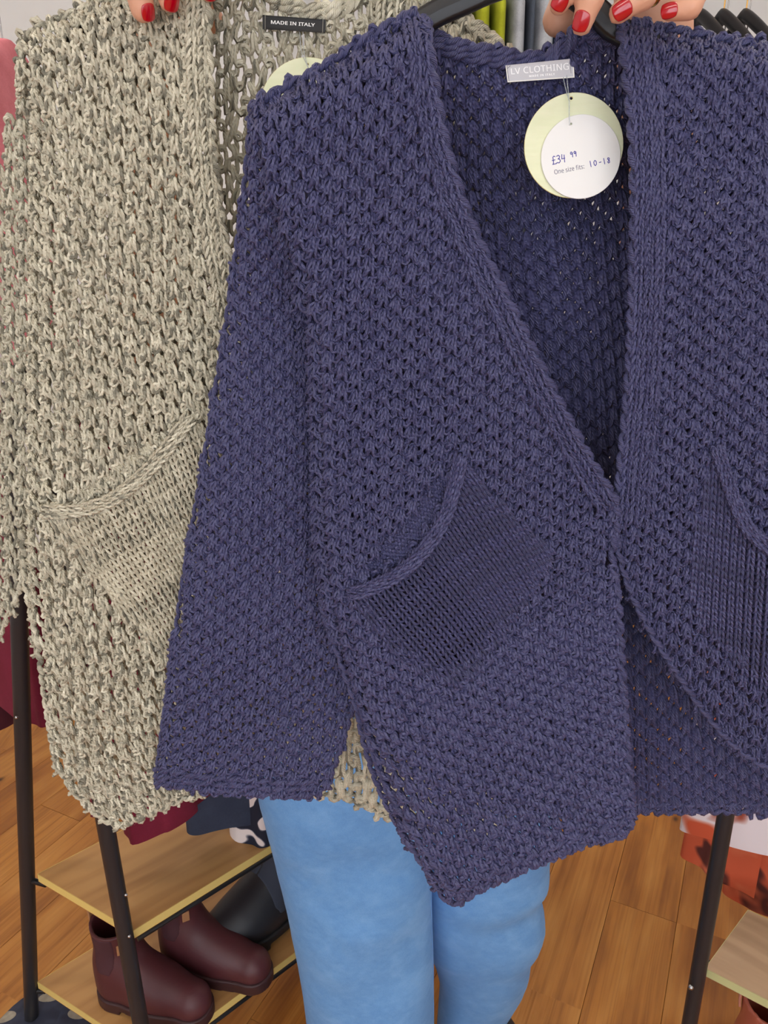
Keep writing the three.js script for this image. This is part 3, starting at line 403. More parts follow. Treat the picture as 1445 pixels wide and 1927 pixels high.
{
  const GE = [[392, -60], [394, 20], [396, 120], [400, 240], [410, 340], [424, 440], [448, 560], [480, 700], [520, 850], [560, 1000]];
  const polyL = smooth([[40, 90], [62, 56], [130, 24], [190, 0], [290, -40], [392, -70], [394, 20], [396, 120], [400, 240], [410, 340], [424, 440], [448, 560], [480, 700], [500, 900], [500, 1200], [495, 1440], [400, 1488], [330, 1512], [260, 1544], [212, 1553], [150, 1502], [107, 1432], [86, 1320], [70, 1205], [50, 1110], [42, 1000], [46, 850], [52, 600], [62, 330], [50, 180]], 4, true), inL = insideOf(polyL);
  const GW = [[88, 952], [150, 948], [212, 928], [262, 890], [310, 838], [350, 782]];
  const gPock = smooth([[92, 960], [152, 954], [214, 934], [264, 896], [312, 844], [352, 790], [440, 880], [480, 1000], [470, 1130], [400, 1250], [330, 1250], [240, 1160], [150, 1050]], 4, true), inP = insideOf(gPock), inPx = insideOf(shrunk(gPock, 24)), gLinP = smooth([[110, 944], [190, 900], [270, 838], [346, 784], [306, 834], [258, 884], [208, 920], [150, 940]], 4, true), gLin = insideOf(gLinP), gLinx = insideOf(shrunk(gLinP, 16));
  const gBand = (x, y) => y < 620 && x > (y < 240 ? 394 + y * 0.02 : 400 + (y - 240) * 0.12) - 26;
  const f = knitPart(greyC, 'front_panel', (a) => knit(a, { lat: lattice([[[10, 10], [500, -120]], [[5, 360], [500, 290]], [[0, 720], [500, 680]], [[0, 1080], [505, 1060]], [[20, 1420], [510, 1390]], [[40, 1640], [520, 1560]]]), cols: 19, rows: 98, depth: gyFront, inside: (x, y) => inL(x, y) && !inPx(x, y) && !gLinx(x, y) && !gBand(x, y), seed: 73, R: 0.00225, tight: 0.08, slant: 0.36 }), M.grey);
  knitPart(greyC, 'front_band', (a) => { knit(a, { lat: strip(GE.slice(0, 8), -42, 0), cols: 2, rows: 46, depth: gyFront, kind: 'jersey', seed: 75, A: 0.85, om: 0.04, dz: 0.0012, R: 0.002, lift: 0.002, seg: 12 }); cord(a, GE.slice(0, 8), gyFront, 0.0017, 0.014, 0.001); }, M.grey);
  const pk = knitPart(f, 'pocket', (a) => knit(a, { lat: lattice([[[40, 900], [250, 800], [420, 690]], [[130, 1060], [310, 960], [480, 850]], [[240, 1230], [400, 1130], [540, 1040]], [[330, 1400], [480, 1300], [600, 1220]]]), cols: 26, rows: 46, depth: gyFront, kind: 'jersey', inside: inP, seed: 78, A: 0.68, om: 0.05, dz: 0.001, R: 0.00155, ply: 0, lift: 0.0015, jit: 0.06, seg: 11 }), M.grey);
  knitPart(pk, 'pocket_welt', (a) => knit(a, { lat: strip(GW, 4, -22), cols: 2, rows: 24, depth: gyFront, kind: 'jersey', seed: 79, A: 0.9, om: 0.05, R: 0.0019, lift: 0.004, seg: 12 }), M.grey);
  knitPart(pk, 'pocket_lining', (a) => knit(a, { lat: lattice([[[70, 900], [330, 740]], [[110, 980], [370, 830]]]), cols: 36, rows: 9, depth: gyFront, kind: 'purl', inside: gLin, seed: 82, A: 0.85, om: 0.04, dz: 0.0008, R: 0.0014, ply: 0, lift: -0.001, jit: 0.05, seg: 10 }), M.grey);
  knitPart(greyC, 'hem_border', (a) => { cord(a, [[42, 1000], [50, 1110], [70, 1205], [86, 1320], [107, 1432], [150, 1502], [212, 1551], [260, 1542], [330, 1510], [400, 1486], [490, 1442]], gyFront, 0.0019, 0.013); }, M.grey);
  knitPart(greyC, 'shoulder_seam', (a) => { cord(a, [[40, 92], [62, 58], [130, 26], [190, 2], [290, -38]], gyFront, 0.0016, 0.013); }, M.grey);
  const inS = insideOf(smooth([[42, 120], [20, 220], [-40, 420], [-110, 700], [-180, 1000], [-220, 1150], [-120, 1230], [-20, 1220], [20, 1150], [48, 1085], [80, 900], [90, 400], [70, 150]], 4, true));
  const sl = knitPart(greyC, 'sleeve', (a) => knit(a, { lat: lattice([[[-230, 60], [100, 90]], [[-240, 450], [110, 480]], [[-250, 850], [110, 880]], [[-250, 1240], [110, 1270]]]), cols: 14, rows: 68, depth: gySleeve, inside: inS, seed: 83, R: 0.0024, tight: 0.08, slant: 0.3 }), M.grey);
  knitPart(sl, 'cuff', (a) => cord(a, [[-220, 1150], [-120, 1225], [-20, 1212], [20, 1148], [46, 1085]], gySleeve, 0.002, 0.013), M.grey);
  const inB = insideOf(smooth([[60, 130], [200, 40], [360, -40], [480, -40], [520, -6], [560, 12], [600, 17], [640, 10], [690, -14], [780, -20], [860, 24], [930, 72], [965, 130], [970, 400], [970, 1400], [930, 1560], [830, 1562], [733, 1540], [665, 1510], [600, 1493], [500, 1440], [395, 1470], [320, 1498], [220, 1535], [160, 1490], [118, 1420], [96, 1300], [80, 1000], [80, 500]], 4, true));
  knitPart(greyC, 'back_panel', (a) => { knit(a, { lat: lattice([[[40, -80], [1020, -80]], [[45, 330], [1020, 330]], [[50, 740], [1020, 740]], [[60, 1150], [1020, 1160]], [[60, 1570], [1020, 1610]]]), cols: 38, rows: 82, depth: gyBack, inside: inB, seed: 93, seg: 11, radial: 5, ply: 0, R: (j) => j < 34 ? 0.00195 : j < 64 ? 0.0026 : 0.0034, dz: 0.0013, om: 0.08, A: 0.8, tight: 0.15, jit: 0.3, stagger: 0.5 }); for (const dy of [0, -12]) cord(a, [[590, 1488 + dy], [665, 1508 + dy], [733, 1538 + dy], [800, 1555 + dy]], gyBack, 0.002, 0.013); }, M.grey);
  knitPart(greyC, 'neck_band', (a) => { for (const dy of [0, 13]) cord(a, [[470, -46 + dy], [520, -8 + dy], [560, 10 + dy], [600, 15 + dy], [640, 9 + dy], [690, -16 + dy]], (x, y) => gyBack(x, y) - 0.002, 0.002, 0.016); }, M.grey);
  const inR = insideOf(smooth([[712, -40], [800, -10], [870, 28], [930, 76], [960, 130], [970, 300], [970, 700], [900, 700], [705, 300], [704, 100]], 4, true));
  knitPart(greyC, 'front_panel', (a) => { knit(a, { lat: lattice([[[765, -60], [1040, -60]], [[765, 300], [1040, 300]], [[765, 720], [1040, 720]]]), cols: 11, rows: 40, depth: gyRight, inside: inR, seed: 97, seg: 10, ply: 0, R: 0.0023 }); cord(a, [[800, -14], [870, 26], [930, 72], [958, 110]], gyRight, 0.002, 0.014); cord(a, [[800, -4], [870, 38], [928, 84], [955, 122]], gyRight, 0.002, 0.014); }, M.grey);
  knitPart(greyC, 'front_band', (a) => knit(a, { lat: strip([[712, -50], [704, 60], [704, 160], [710, 300]], 0, 64), cols: 3, rows: 20, depth: gyRight, kind: 'jersey', seed: 98, A: 0.85, om: 0.04, R: 0.002, seg: 11 }), M.grey);
}
const italyTex = canvasTex(768, 256, (g, w, h) => { g.fillStyle = '#1a1817'; g.fillRect(0, 0, w, h); for (let y = 0; y < h; y += 4) { g.fillStyle = y % 8 ? '#211f1e' : '#161413'; g.fillRect(0, y, w, 2); } g.fillStyle = '#b9b3a2'; g.fillRect(30, 0, 4, h); g.fillRect(w - 36, 0, 4, h); g.fillStyle = '#f4f2ee'; g.font = '78px sans-serif'; const tw = g.measureText('MADE IN ITALY').width; g.save(); g.translate(96, 148); g.scale(540 / tw, 1.1); g.fillText('MADE IN ITALY', 0, 0); g.lineWidth = 3; g.strokeStyle = '#f4f2ee'; g.strokeText('MADE IN ITALY', 0, 0); g.restore(); });
part(greyC, 'woven_label', tape([[494, 28], [613, 37], [612, 62], [494, 55]], 0.644, 0.002), std(0xffffff, 0.6, { map: italyTex }), false, 'black woven label with white lettering');
{
  const D = 0.632, c = at(580, 205, D), px = c.distanceTo(at(680, 205, D)) / 100, t = thing('swing_tag', 'plain pale green round swing tag below the black neck label of the grey cardigan', 'swing tag', c);
  const d = part(t, 'card_disc', disc([0, 0], 90 * px, 0.0006, 64, [0, 78 * px, 2.6 * px]), [cardGreen, cardEdge]); d.rotation.x = -0.2;
  const a = new Acc(); for (const dx of [0, 6]) { const o = []; smooth3([at(564 + dx, 58, 0.643), at(567 + dx * 0.8, 95, 0.638), at(580, 128, 0.628)]).forEach(p => o.push(p.x, p.y, p.z)); a.tube(o, 0.00035, 6); }
  part(t, 'plastic_thread', a.geo(), M.plastic, false);
}

// loose fibres standing off the yarn: uncountable, one instanced part per cardigan
function fuzz(parent, names, count, color, seed) {
  const rnd = mulberry(seed), src = []; parent.traverse(o => { if (o.isMesh && names.includes(o.name)) src.push(o); });
  const a = new Acc(), pts = []; for (let k = 0; k <= 5; k++) { const t = k / 5; pts.push(t * 0.4 * Math.sin(t * 2), t, 0.25 * t * t); } a.tube(pts, (t) => 0.016 * (1 - 0.6 * t), 3, 1);
  const im = new THREE.InstancedMesh(a.geo(), std(color, 0.8), count), m = new THREE.Matrix4(), q = new THREE.Quaternion(), p = new THREE.Vector3(), n = new THREE.Vector3(), tot = src.reduce((s, o) => s + o.geometry.attributes.position.count, 0); im.name = 'fuzz'; im.userData = { kind: 'stuff' };
  for (let k = 0; k < count; k++) {
    let r = Math.floor(rnd() * tot), o = src[0]; for (o of src) { const c = o.geometry.attributes.position.count; if (r < c) break; r -= c; }
    const g = o.geometry; p.fromBufferAttribute(g.attributes.position, r); n.fromBufferAttribute(g.attributes.normal, r); o.updateWorldMatrix(true, false); p.applyMatrix4(o.matrixWorld).sub(parent.position);
    n.add(V(rnd() - 0.5, rnd() - 0.5, rnd() - 0.5).multiplyScalar(1.8)).normalize(); q.setFromUnitVectors(V(0, 1, 0), n); const L = 0.0022 + 0.0035 * rnd() * rnd(); im.setMatrixAt(k, m.compose(p, q, V(L, L, L)));
  }
  parent.add(im);
}
fuzz(navy, ['front_panel', 'sleeve', 'hem_border', 'shoulder_seam', 'front_band', 'cuff', 'neck_band'], 26000, 0x5c5c84, 301);
fuzz(greyC, ['front_panel', 'sleeve', 'hem_border', 'shoulder_seam', 'front_band', 'cuff', 'neck_band'], 30000, 0xd8d2bd, 302);

// ---------------------------------------------------------------- coat hangers in the hands
function hangerAt(label, path, D, hgt, group) {                      // flat moulded arms along a path in the picture, with a hook
  const mid = path[Math.floor(path.length / 2)], t = thing('coat_hanger', label, 'coat hanger', at(mid[0], mid[1], D), group);
  const P = smooth(path, 8), rings = P.map(([x, y], i) => { const q = P[Math.min(i + 1, P.length - 1)], p = P[Math.max(0, i - 1)], d = at(q[0], q[1], D).sub(at(p[0], p[1], D)).normalize(), up = V(-d.y, d.x, 0); if (up.y < 0) up.negate(); const c = at(x, y, D), e = Math.min(1, 6 * Math.min(i, P.length - 1 - i) / P.length + 0.35), R = []; for (let k = 0; k < 12; k++) { const a = k / 12 * 6.2832, sq = (v) => Math.sign(v) * Math.abs(v) ** 0.6; R.push(c.clone().addScaledVector(up, sq(Math.sin(a)) * hgt * e).add(V(0, 0, sq(Math.cos(a)) * 0.0055))); } return R; });
  const a = new Acc(); a.loft(rings); part(t, 'arm', a.geo(), M.black, false);
  const b = new Acc(), o = [], c0 = at(mid[0], mid[1] - 6, D); for (let k = 0; k <= 30; k++) { const s = k / 30; if (s < 0.35) o.push(c0.x, c0.y + s / 0.35 * 0.03, c0.z); else { const an = -Math.PI / 2 + (s - 0.35) / 0.65 * 4.1; o.push(c0.x + 0.02 * Math.cos(an), c0.y + 0.05 + 0.02 * Math.sin(an), c0.z); } } b.tube(o, 0.0017, 8); part(t, 'hook', b.geo(), M.steel, false); return t;
}
hangerAt('black moulded coat hanger inside the navy cardigan, under the hand with the ring', [[560, 225], [680, 120], [800, 38], [870, 4], [940, -26], [1010, -40], [1080, -10], [1125, 24], [1180, 66], [1400, 150], [1560, 190]], 0.5435, 0.0075);
hangerAt('black coat hanger inside the grey cardigan, under the hand at top left', [[120, 80], [220, 30], [330, -30], [450, -90], [560, -120], [680, -90], [780, -20], [900, 60]], 0.638, 0.007);

// ================================================================ person
{
  const B = {}, foot = V(0.02, 0, -0.98);
  const pr = thing('person', 'person in light blue jeans with red nails, holding up two cardigans', 'person', foot);
  // ---- hands: [tip, last joint, middle joint, knuckle] per finger as px, py, distance; radii in metres
  const J = (a) => a.map(([x, y, d]) => at(x, y, d));
  const rightF = [J([[1052, 9, 0.503], [1076, -36, 0.500], [1118, -104, 0.512], [1136, -190, 0.552]]), J([[1095, 46, 0.499], [1112, -4, 0.496], [1150, -78, 0.507], [1190, -178, 0.548]]), J([[1164, 24, 0.499], [1212, -8, 0.496], [1252, -66, 0.507], [1252, -172, 0.548]]), J([[1262, 22, 0.502], [1298, 14, 0.499], [1326, -36, 0.507], [1308, -156, 0.548]])];
  const leftF = [J([[268, 18, 0.592], [256, -34, 0.588], [225, -104, 0.6], [226, -196, 0.64]]), J([[318, 2, 0.596], [322, -42, 0.592], [296, -112, 0.604], [278, -206, 0.644]]), J([[392, -16, 0.598], [392, -56, 0.594], [358, -120, 0.606], [326, -206, 0.644]]), J([[440, -40, 0.602], [440, -80, 0.6], [404, -132, 0.61], [370, -200, 0.644]])];
  const rightT = J([[1051, 37, 0.572], [1084, -36, 0.572], [1128, -130, 0.578], [1180, -250, 0.6]]), leftT = J([[400, 40, 0.68], [370, -40, 0.68], [330, -120, 0.67], [290, -260, 0.68]]);
  const rW = at(1222, -262, 0.635), lW = at(286, -285, 0.722);
  const handGeo = (F, T, W, rad, tr) => {
    const L = []; F.forEach((f, i) => { const r = rad[i]; L.push(capsule(f[0], f[1], r * 0.9, r), capsule(f[1], f[2], r, r * 1.1), capsule(f[2], f[3], r * 1.12, r * 1.3)); });
    const fingers = L.map(f => f), fs = []; for (let i = 0; i < 4; i++) fs.push(blend(fingers.slice(i * 3, i * 3 + 3), 0.004));
    const th = blend([capsule(T[0], T[1], tr * 0.95, tr), capsule(T[1], T[2], tr, tr * 1.15), capsule(T[2], T[3], tr * 1.15, tr * 1.5)], 0.006);
    const pad = blend(F.map(f => capsule(f[3].clone().lerp(f[2], 0.15), f[3].clone().lerp(W, 0.8), 0.0115, 0.016)).concat([capsule(T[2], W, 0.014, 0.02), capsule(F[0][3], F[3][3], 0.011, 0.011), capsule(W, W.clone().lerp(F[1][3], -0.35), 0.024, 0.026)]), 0.02);
    const f = (x, y, z) => { let d = pad(x, y, z); for (const q of fs) d = smin(d, q(x, y, z), 0.005); return smin(d, th(x, y, z), 0.007); };
    const lo = [1e9, 1e9, 1e9], hi = [-1e9, -1e9, -1e9]; for (const p of [...F.flat(), ...T, W, W.clone().lerp(F[1][3], -0.35)]) p.toArray().forEach((v, c) => { lo[c] = Math.min(lo[c], v - 0.03); hi[c] = Math.max(hi[c], v + 0.03); });
    return nets(f, lo, hi, 0.0026);
  };
  const gR = handGeo(rightF, rightT, rW, [0.0062, 0.0066, 0.0064, 0.0058], 0.0108), gL = handGeo(leftF, leftT, lW, [0.0088, 0.0076, 0.007, 0.0066], 0.0095);
  // ---- body
  const sh = [V(-0.175, 1.335, -1.03), V(0.195, 1.335, -1.03)], el = [V(-0.25, 1.36, -0.83), V(0.29, 1.36, -0.80)], hip = [V(-0.07, 0.9, -1.02), V(0.11, 0.9, -1.04)], knee = [V(-0.06, 0.48, -0.965), V(0.155, 0.5, -1.03)], ank = [V(-0.03, 0.09, -0.97), V(0.19, 0.1, -1.11)], cx = 0.015;
  const head = V(cx, 1.565, -1.0);
  const torso = [capsule(V(cx, 0.95, -1.03), V(cx, 1.05, -1.03), 0.13, 0.115), capsule(V(cx, 1.05, -1.03), V(cx, 1.28, -1.035), 0.115, 0.115), capsule(V(cx - 0.07, 1.24, -1.035), V(cx + 0.07, 1.24, -1.035), 0.105, 0.105), capsule(sh[0], sh[1], 0.06, 0.06), capsule(hip[0], hip[1], 0.115, 0.115)];
  const arms = [capsule(sh[0], el[0], 0.052, 0.04), capsule(sh[1], el[1], 0.052, 0.04)], fore = [capsule(el[0], lW, 0.04, 0.026), capsule(el[1], rW, 0.04, 0.026)];
  const headF = [ellipsoid(head.clone().add(V(0, 0.02, 0)), [0.076, 0.108, 0.094]), ellipsoid(head.clone().add(V(0, -0.05, 0.028)), [0.056, 0.07, 0.066]), capsule(head.clone().add(V(0, 0.01, 0.088)), head.clone().add(V(0, -0.025, 0.106)), 0.009, 0.014), ellipsoid(head.clone().add(V(-0.079, -0.002, 0)), [0.01, 0.03, 0.018]), ellipsoid(head.clone().add(V(0.079, -0.002, 0)), [0.01, 0.03, 0.018]), capsule(head.clone().add(V(-0.02, -0.058, 0.084)), head.clone().add(V(0.02, -0.058, 0.084)), 0.009, 0.009)];
  const neck = capsule(V(cx, 1.34, -1.03), V(cx, 1.5, -1.01), 0.055, 0.052);
  const legs = [0, 1].flatMap(i => [capsule(hip[i], knee[i], 0.088, 0.058), capsule(knee[i], ank[i], 0.056, 0.036), capsule(ank[i].clone().add(V(0, -0.04, 0)), ank[i].clone().setY(0.04).addScaledVector(V(i ? 0.12 : 0.02, 0, i ? 0.12 : 0.2).normalize(), 0.11), 0.032, 0.026)]);
  const bodyF = blend([...torso, ...arms, ...fore, neck, ...headF, ...legs], 0.025), bodyG = nets(bodyF, [-0.34, 0.0, -1.22], [0.4, 1.92, -0.52], 0.012);
  part(pr, 'body', mergeGeometries([bodyG, gR, gL].map(g => g.toNonIndexed ? g : g)), M.skin, false);
  // ---- top, hair, face
  const topF = offset(blend([...torso, ...arms], 0.05), 0.012), cut = (f, g) => (x, y, z) => Math.max(f(x, y, z), g(x, y, z));
  part(pr, 'shirt', nets(cut(topF, (x, y, z) => Math.max(0.86 - y, -(Math.hypot(x - cx, (y - 1.44) * 1.1, z + 0.99) - 0.1))), [-0.36, 0.82, -1.24], [0.4, 1.45, -0.72], 0.012), std(0x4a4450, 0.85), false, 'plain dark shirt');
  const hairF = blend([offset(headF[0], 0.016), capsule(head.clone().add(V(-0.075, 0.0, -0.03)), head.clone().add(V(-0.1, -0.24, -0.02)), 0.035, 0.03), capsule(head.clone().add(V(0.075, 0.0, -0.03)), head.clone().add(V(0.1, -0.24, -0.02)), 0.035, 0.03), capsule(head.clone().add(V(0, 0.02, -0.07)), head.clone().add(V(0, -0.22, -0.09)), 0.06, 0.05)], 0.03);
  part(pr, 'hair', nets((x, y, z) => Math.max(hairF(x, y, z), -ellipsoid(head.clone().add(V(0, -0.035, 0.11)), [0.07, 0.1, 0.09])(x, y, z)), [-0.2, 1.26, -1.2], [0.24, 1.74, -0.84], 0.009), std(0x4a2f1f, 0.55, { bumpMap: tex(128, 16, (u) => grey3(255 * vnoise(u * 64, 0, 4, 64)), false, 30, 1), bumpScale: 0.002 }), false);
  for (const s of [-1, 1]) { const e = new THREE.SphereGeometry(0.012, 16, 12); e.translate(head.x + s * 0.031, head.y + 0.008, head.z + 0.078); part(pr, 'eye', e, std(0xf2efe9, 0.2), false); const p = new THREE.SphereGeometry(0.0062, 12, 8); p.translate(head.x + s * 0.031, head.y + 0.008, head.z + 0.085); part(pr, 'iris', p, std(0x3a2a1c, 0.2), false); }
  const lip = new THREE.CapsuleGeometry(0.006, 0.034, 4, 10); lip.rotateZ(Math.PI / 2); lip.scale(1, 1, 0.8); lip.translate(head.x, head.y - 0.058, head.z + 0.09); part(pr, 'mouth', lip, std(0xb5605c, 0.4), false);
  // ---- nails: small bowed plates near each tip
  const nail = (f, nrm, r, len, wid, name = 'fingernail', back = 0.0) => {
    const dir = f[0].clone().sub(f[1]).normalize(), n = nrm.clone().addScaledVector(dir, -nrm.dot(dir)).normalize(), sd = dir.clone().cross(n), c = f[0].clone().addScaledVector(dir, -back), a = new Acc(), N = 12, Mv = 12, grid = (th) => { const b = a.n; for (let j = 0; j <= Mv; j++) for (let i = 0; i <= N; i++) { let u = i / N * 2 - 1, v = j / Mv * 2 - 1; const uu = u * Math.sqrt(1 - v * v * 0.38), vv = v * Math.sqrt(1 - u * u * 0.38), an = uu * wid, p = c.clone().addScaledVector(dir, vv * len).addScaledVector(sd, Math.sin(an) * (r + th)).addScaledVector(n, Math.cos(an) * (r + th) - 0.00045 * (1 + vv) ** 2 * (r / 0.0065)); a.vert(p.x, p.y, p.z, u, v); } return b; };
    const t = grid(0.00055), b = grid(-0.0006), w = N + 1; for (let j = 0; j < Mv; j++) for (let i = 0; i < N; i++) { const q = t + j * w + i, p = b + j * w + i; a.i.push(q, q + 1, q + w, q + 1, q + w + 1, q + w, p, p + w, p + 1, p + 1, p + w, p + w + 1); }
    const e = (x, y) => a.i.push(t + x, b + x, t + y, t + y, b + x, b + y); for (let i = 0; i < N; i++) { e(i, i + 1); e(Mv * w + i + 1, Mv * w + i); } for (let j = 0; j < Mv; j++) { e((j + 1) * w, j * w); e(j * w + N, (j + 1) * w + N); }
    part(pr, name, a.geo(), M.nail, false);
  };
  const toCam = (p) => V(0, EYE, 0).sub(p).normalize();
  nail(rightF[0], toCam(rightF[0][0]).add(V(-0.1, 0, 0)), 0.0058, 0.0046, 0.8, 'fingernail', 0.001); nail(rightF[1], toCam(rightF[1][0]).add(V(-0.25, 0.05, 0)), 0.0062, 0.0052, 0.78, 'fingernail', 0.001);
  nail(rightF[2], toCam(rightF[2][0]).add(V(0.1, 0.1, 0)), 0.006, 0.0052, 0.82, 'fingernail', 0.0015); nail(rightF[3], toCam(rightF[3][0]).add(V(-0.1, 0.15, 0)), 0.0055, 0.0045, 0.75, 'fingernail', -0.001);
  nail(leftF[0], toCam(leftF[0][0]).add(V(0.75, 0, 0)), 0.0082, 0.0052, 0.65, 'fingernail', -0.002); nail(leftF[1], toCam(leftF[1][0]).add(V(0.5, 0, 0)), 0.007, 0.0055, 0.8); nail(leftF[2], toCam(leftF[2][0]).add(V(0.3, 0, 0)), 0.0064, 0.005, 0.8);
  const ringC = rightF[2][1].clone().lerp(rightF[2][2], 0.12), rg = new THREE.TorusGeometry(0.0078, 0.0011, 10, 40); rg.applyQuaternion(new THREE.Quaternion().setFromUnitVectors(V(0, 0, 1), rightF[2][1].clone().sub(rightF[2][2]).normalize())); rg.translate(ringC.x, ringC.y, ringC.z); part(pr, 'ring', rg, M.gold, false, 'thin gold ring');
  // ---- jeans: two wide legs lofted from traced edges, joined to the hips
  const denim = tex(512, 512, (u, v, x, y) => { const n = fbm(u * 6, v * 6, 61, 5, 6), tw = hash2(x, y, 3), st = fbm(u * 30, v * 44, 66, 3), lt = sstep(0.45, 0.7, n); let c = mixc([92, 146, 206], [136, 184, 232], 0.25 * lt + 0.35 * st + 0.3 * tw); return c; });
  denim.repeat.set(3.2, 3.2);
  const dB = tex(256, 256, (u, v, x, y) => grey3(110 + 70 * (((x + y * 2) % 8) / 8) + 70 * hash2(x, y, 8)), false); dB.repeat.set(16, 16);
  const jm = std(0xffffff, 0.85, { map: denim, bumpMap: dB, bumpScale: 0.0004, sheen: 0.3, sheenRoughness: 0.6, sheenColor: new THREE.Color(0.5, 0.6, 0.8) });
  const interp = (t, y) => { let i = 1; while (i < t.length - 1 && t[i][0] < y) i++; const [a, b] = [t[i - 1], t[i]], s = (y - a[0]) / (b[0] - a[0]); return lerp(a[1], b[1], s); };
  const legRings = (Lt, Rt, Df, s, y0, y1) => { const out = []; for (let y = y0; y <= y1; y += 12) { const D = Df(y), l = at(interp(Lt, y), y, D), r = at(interp(Rt, y), y, D), c = l.clone().add(r).multiplyScalar(0.5), hw = r.distanceTo(l) / 2, R = []; for (let k = 0; k < 48; k++) { const a = k / 48 * 6.2832, ca = Math.cos(a), sa = Math.sin(a), cr1 = 0.004 * (fbm(ca * 1.6 + 5 + s * 9, y / 34 + sa, 12, 3) - 0.5) * 2 + 0.004 * Math.sin(y / 37 + ca * 2.2 + s * 2) * Math.max(0, sa); R.push(V(c.x + ca * (hw + Math.abs(sa) * cr1), c.y - 0.03 * sa * 0, c.z + sa * (hw * 0.82 + cr1))); } out.push(R); } return out; };
  const a = new Acc();
  const rl = legRings([[1380, 470], [1500, 490], [1600, 515], [1700, 540], [1800, 560], [1860, 570], [1930, 578], [2300, 610]], [[1380, 806], [1600, 809], [1700, 812], [1800, 815], [1930, 816], [2300, 800]], (y) => 0.95, 0, 1330, 2300);
  const rr = legRings([[1380, 780], [1600, 786], [1700, 792], [1770, 800], [1810, 818], [1850, 828], [1930, 822]], [[1380, 1050], [1560, 1040], [1620, 1033], [1652, 1033], [1680, 1014], [1712, 1022], [1740, 1025], [1765, 1016], [1785, 1000], [1805, 998], [1830, 994], [1860, 984], [1900, 960], [1940, 938]], (y) => 1.03 + 0.07 * sstep(1650, 1950, y), 1, 1330, 1936);
  const hipR = (y, hw, hd, cz) => { const R = []; for (let k = 0; k < 48; k++) { const q = k / 48 * 6.2832; R.push(V(0.035 + Math.cos(q) * hw, y, cz + Math.sin(q) * hd)); } return R; };
  a.loft(rl); a.loft(rr); a.loft([hipR(0.96, 0.165, 0.125, -1.02), hipR(0.9, 0.185, 0.135, -1.01), hipR(0.83, 0.2, 0.135, -1.0), hipR(0.78, 0.195, 0.11, -0.99)]);
  const jeans = part(pr, 'jeans', a.geo(), jm, false, 'light blue faded wide-leg jeans');
  const sa = new Acc(), seam = (pts) => { const o = []; pts.forEach(p => o.push(p.x, p.y, p.z)); sa.tube(o, 0.0012, 6); };
  seam(rl.map(R => R[1])); seam(rl.map(R => R[24])); seam(rr.map(R => R[0])); part(jeans, 'seam', sa.geo(), std(0x6f9fd6, 0.85), false);
  // ---- shoes
  for (const [i, an] of ank.entries()) {
    const c = an.clone().setY(0), d = V(i ? 0.12 : 0.02, 0, i ? 0.12 : 0.2).normalize(), hl = c.clone().addScaledVector(d, -0.05), to = c.clone().addScaledVector(d, 0.14);
    const up = blend([capsule(hl.clone().setY(0.06), to.clone().setY(0.045), 0.038, 0.036), capsule(c.clone().setY(0.06), c.clone().setY(0.1), 0.042, 0.04)], 0.04), lo = [c.x - 0.26, 0, c.z - 0.26], hi = [c.x + 0.26, 0.16, c.z + 0.26];
    const shoe = part(pr, 'shoe', nets((x, y, z) => Math.max(up(x, y, z), 0.02 - y), lo, hi, 0.008), std(0x23252a, 0.6), false);
    part(shoe, 'sole', nets((x, y, z) => Math.max(capsule(hl.clone().setY(0.014), to.clone().setY(0.014), 0.044, 0.042)(x, y, z), y - 0.03, 0.002 - y), lo, [hi[0], 0.05, hi[2]], 0.008), std(0xf0efec, 0.6), false);
  }
}

// ================================================================ racks with shelves
const woodTop = (tone, dark, s) => std(0xffffff, 0.45, { map: tex(512, 256, (u, v) => { const w = fbm(u * 3, v * 4, s, 3), g = fbm(u * 6 + w, v * 70 + w * 4, s + 5, 3); return mixc(tone, dark, clamp((g - 0.35) * 1.3)); }) });
const oak = woodTop([196, 148, 92], [158, 110, 62], 120), ash = woodTop([190, 160, 128], [150, 122, 94], 130);
const edgeYellow = std(0xe2c777, 0.5), edgeGreen = std(0xc9c890, 0.5);
function boardOf(corners, y, th, mat, edgeMat) {                      // flat board with its own edge banding, corners [x, z] anticlockwise seen from above
  const [A, B, C, Dd] = corners.map(([x, z]) => V(x, y, z)), g = new Acc(), len = A.distanceTo(Dd), wid = A.distanceTo(B);
  const put = (p, dy, u, v) => g.vert(p.x, p.y + dy, p.z, u, v); const q = [put(A, 0, 0, 0), put(B, 0, 0, wid), put(C, 0, len, wid), put(Dd, 0, len, 0)]; g.i.push(q[0], q[1], q[2], q[0], q[2], q[3]);
  const b = [put(A, -th, 0, 0), put(B, -th, 0, wid), put(C, -th, len, wid), put(Dd, -th, len, 0)]; g.i.push(b[0], b[2], b[1], b[0], b[3], b[2]);
  const e = new Acc(), P = [A, B, C, Dd]; for (let k = 0; k < 4; k++) { const p = P[k], r = P[(k + 1) % 4], o = V(p.x - r.x, 0, p.z - r.z).normalize(), w = V(o.z, 0, -o.x).multiplyScalar(-0.0006), i = [e.vert(p.x + w.x, p.y - th, p.z + w.z, 0, 0), e.vert(r.x + w.x, r.y - th, r.z + w.z, 1, 0), e.vert(r.x + w.x, r.y + 0.0004, r.z + w.z, 1, 1), e.vert(p.x + w.x, p.y + 0.0004, p.z + w.z, 0, 1), e.vert(r.x, r.y + 0.0004, r.z, 1, 1), e.vert(p.x, p.y + 0.0004, p.z, 0, 1)]; e.i.push(i[0], i[1], i[2], i[0], i[2], i[3], i[3], i[2], i[4], i[3], i[4], i[5]); }
  return [g.geo().toNonIndexed(), e.geo().toNonIndexed()].map(x => { x.computeVertexNormals(); return x; });
}
const extend = (a, b, y) => { const t = (y - a.y) / (b.y - a.y); return a.clone().lerp(b, t); };
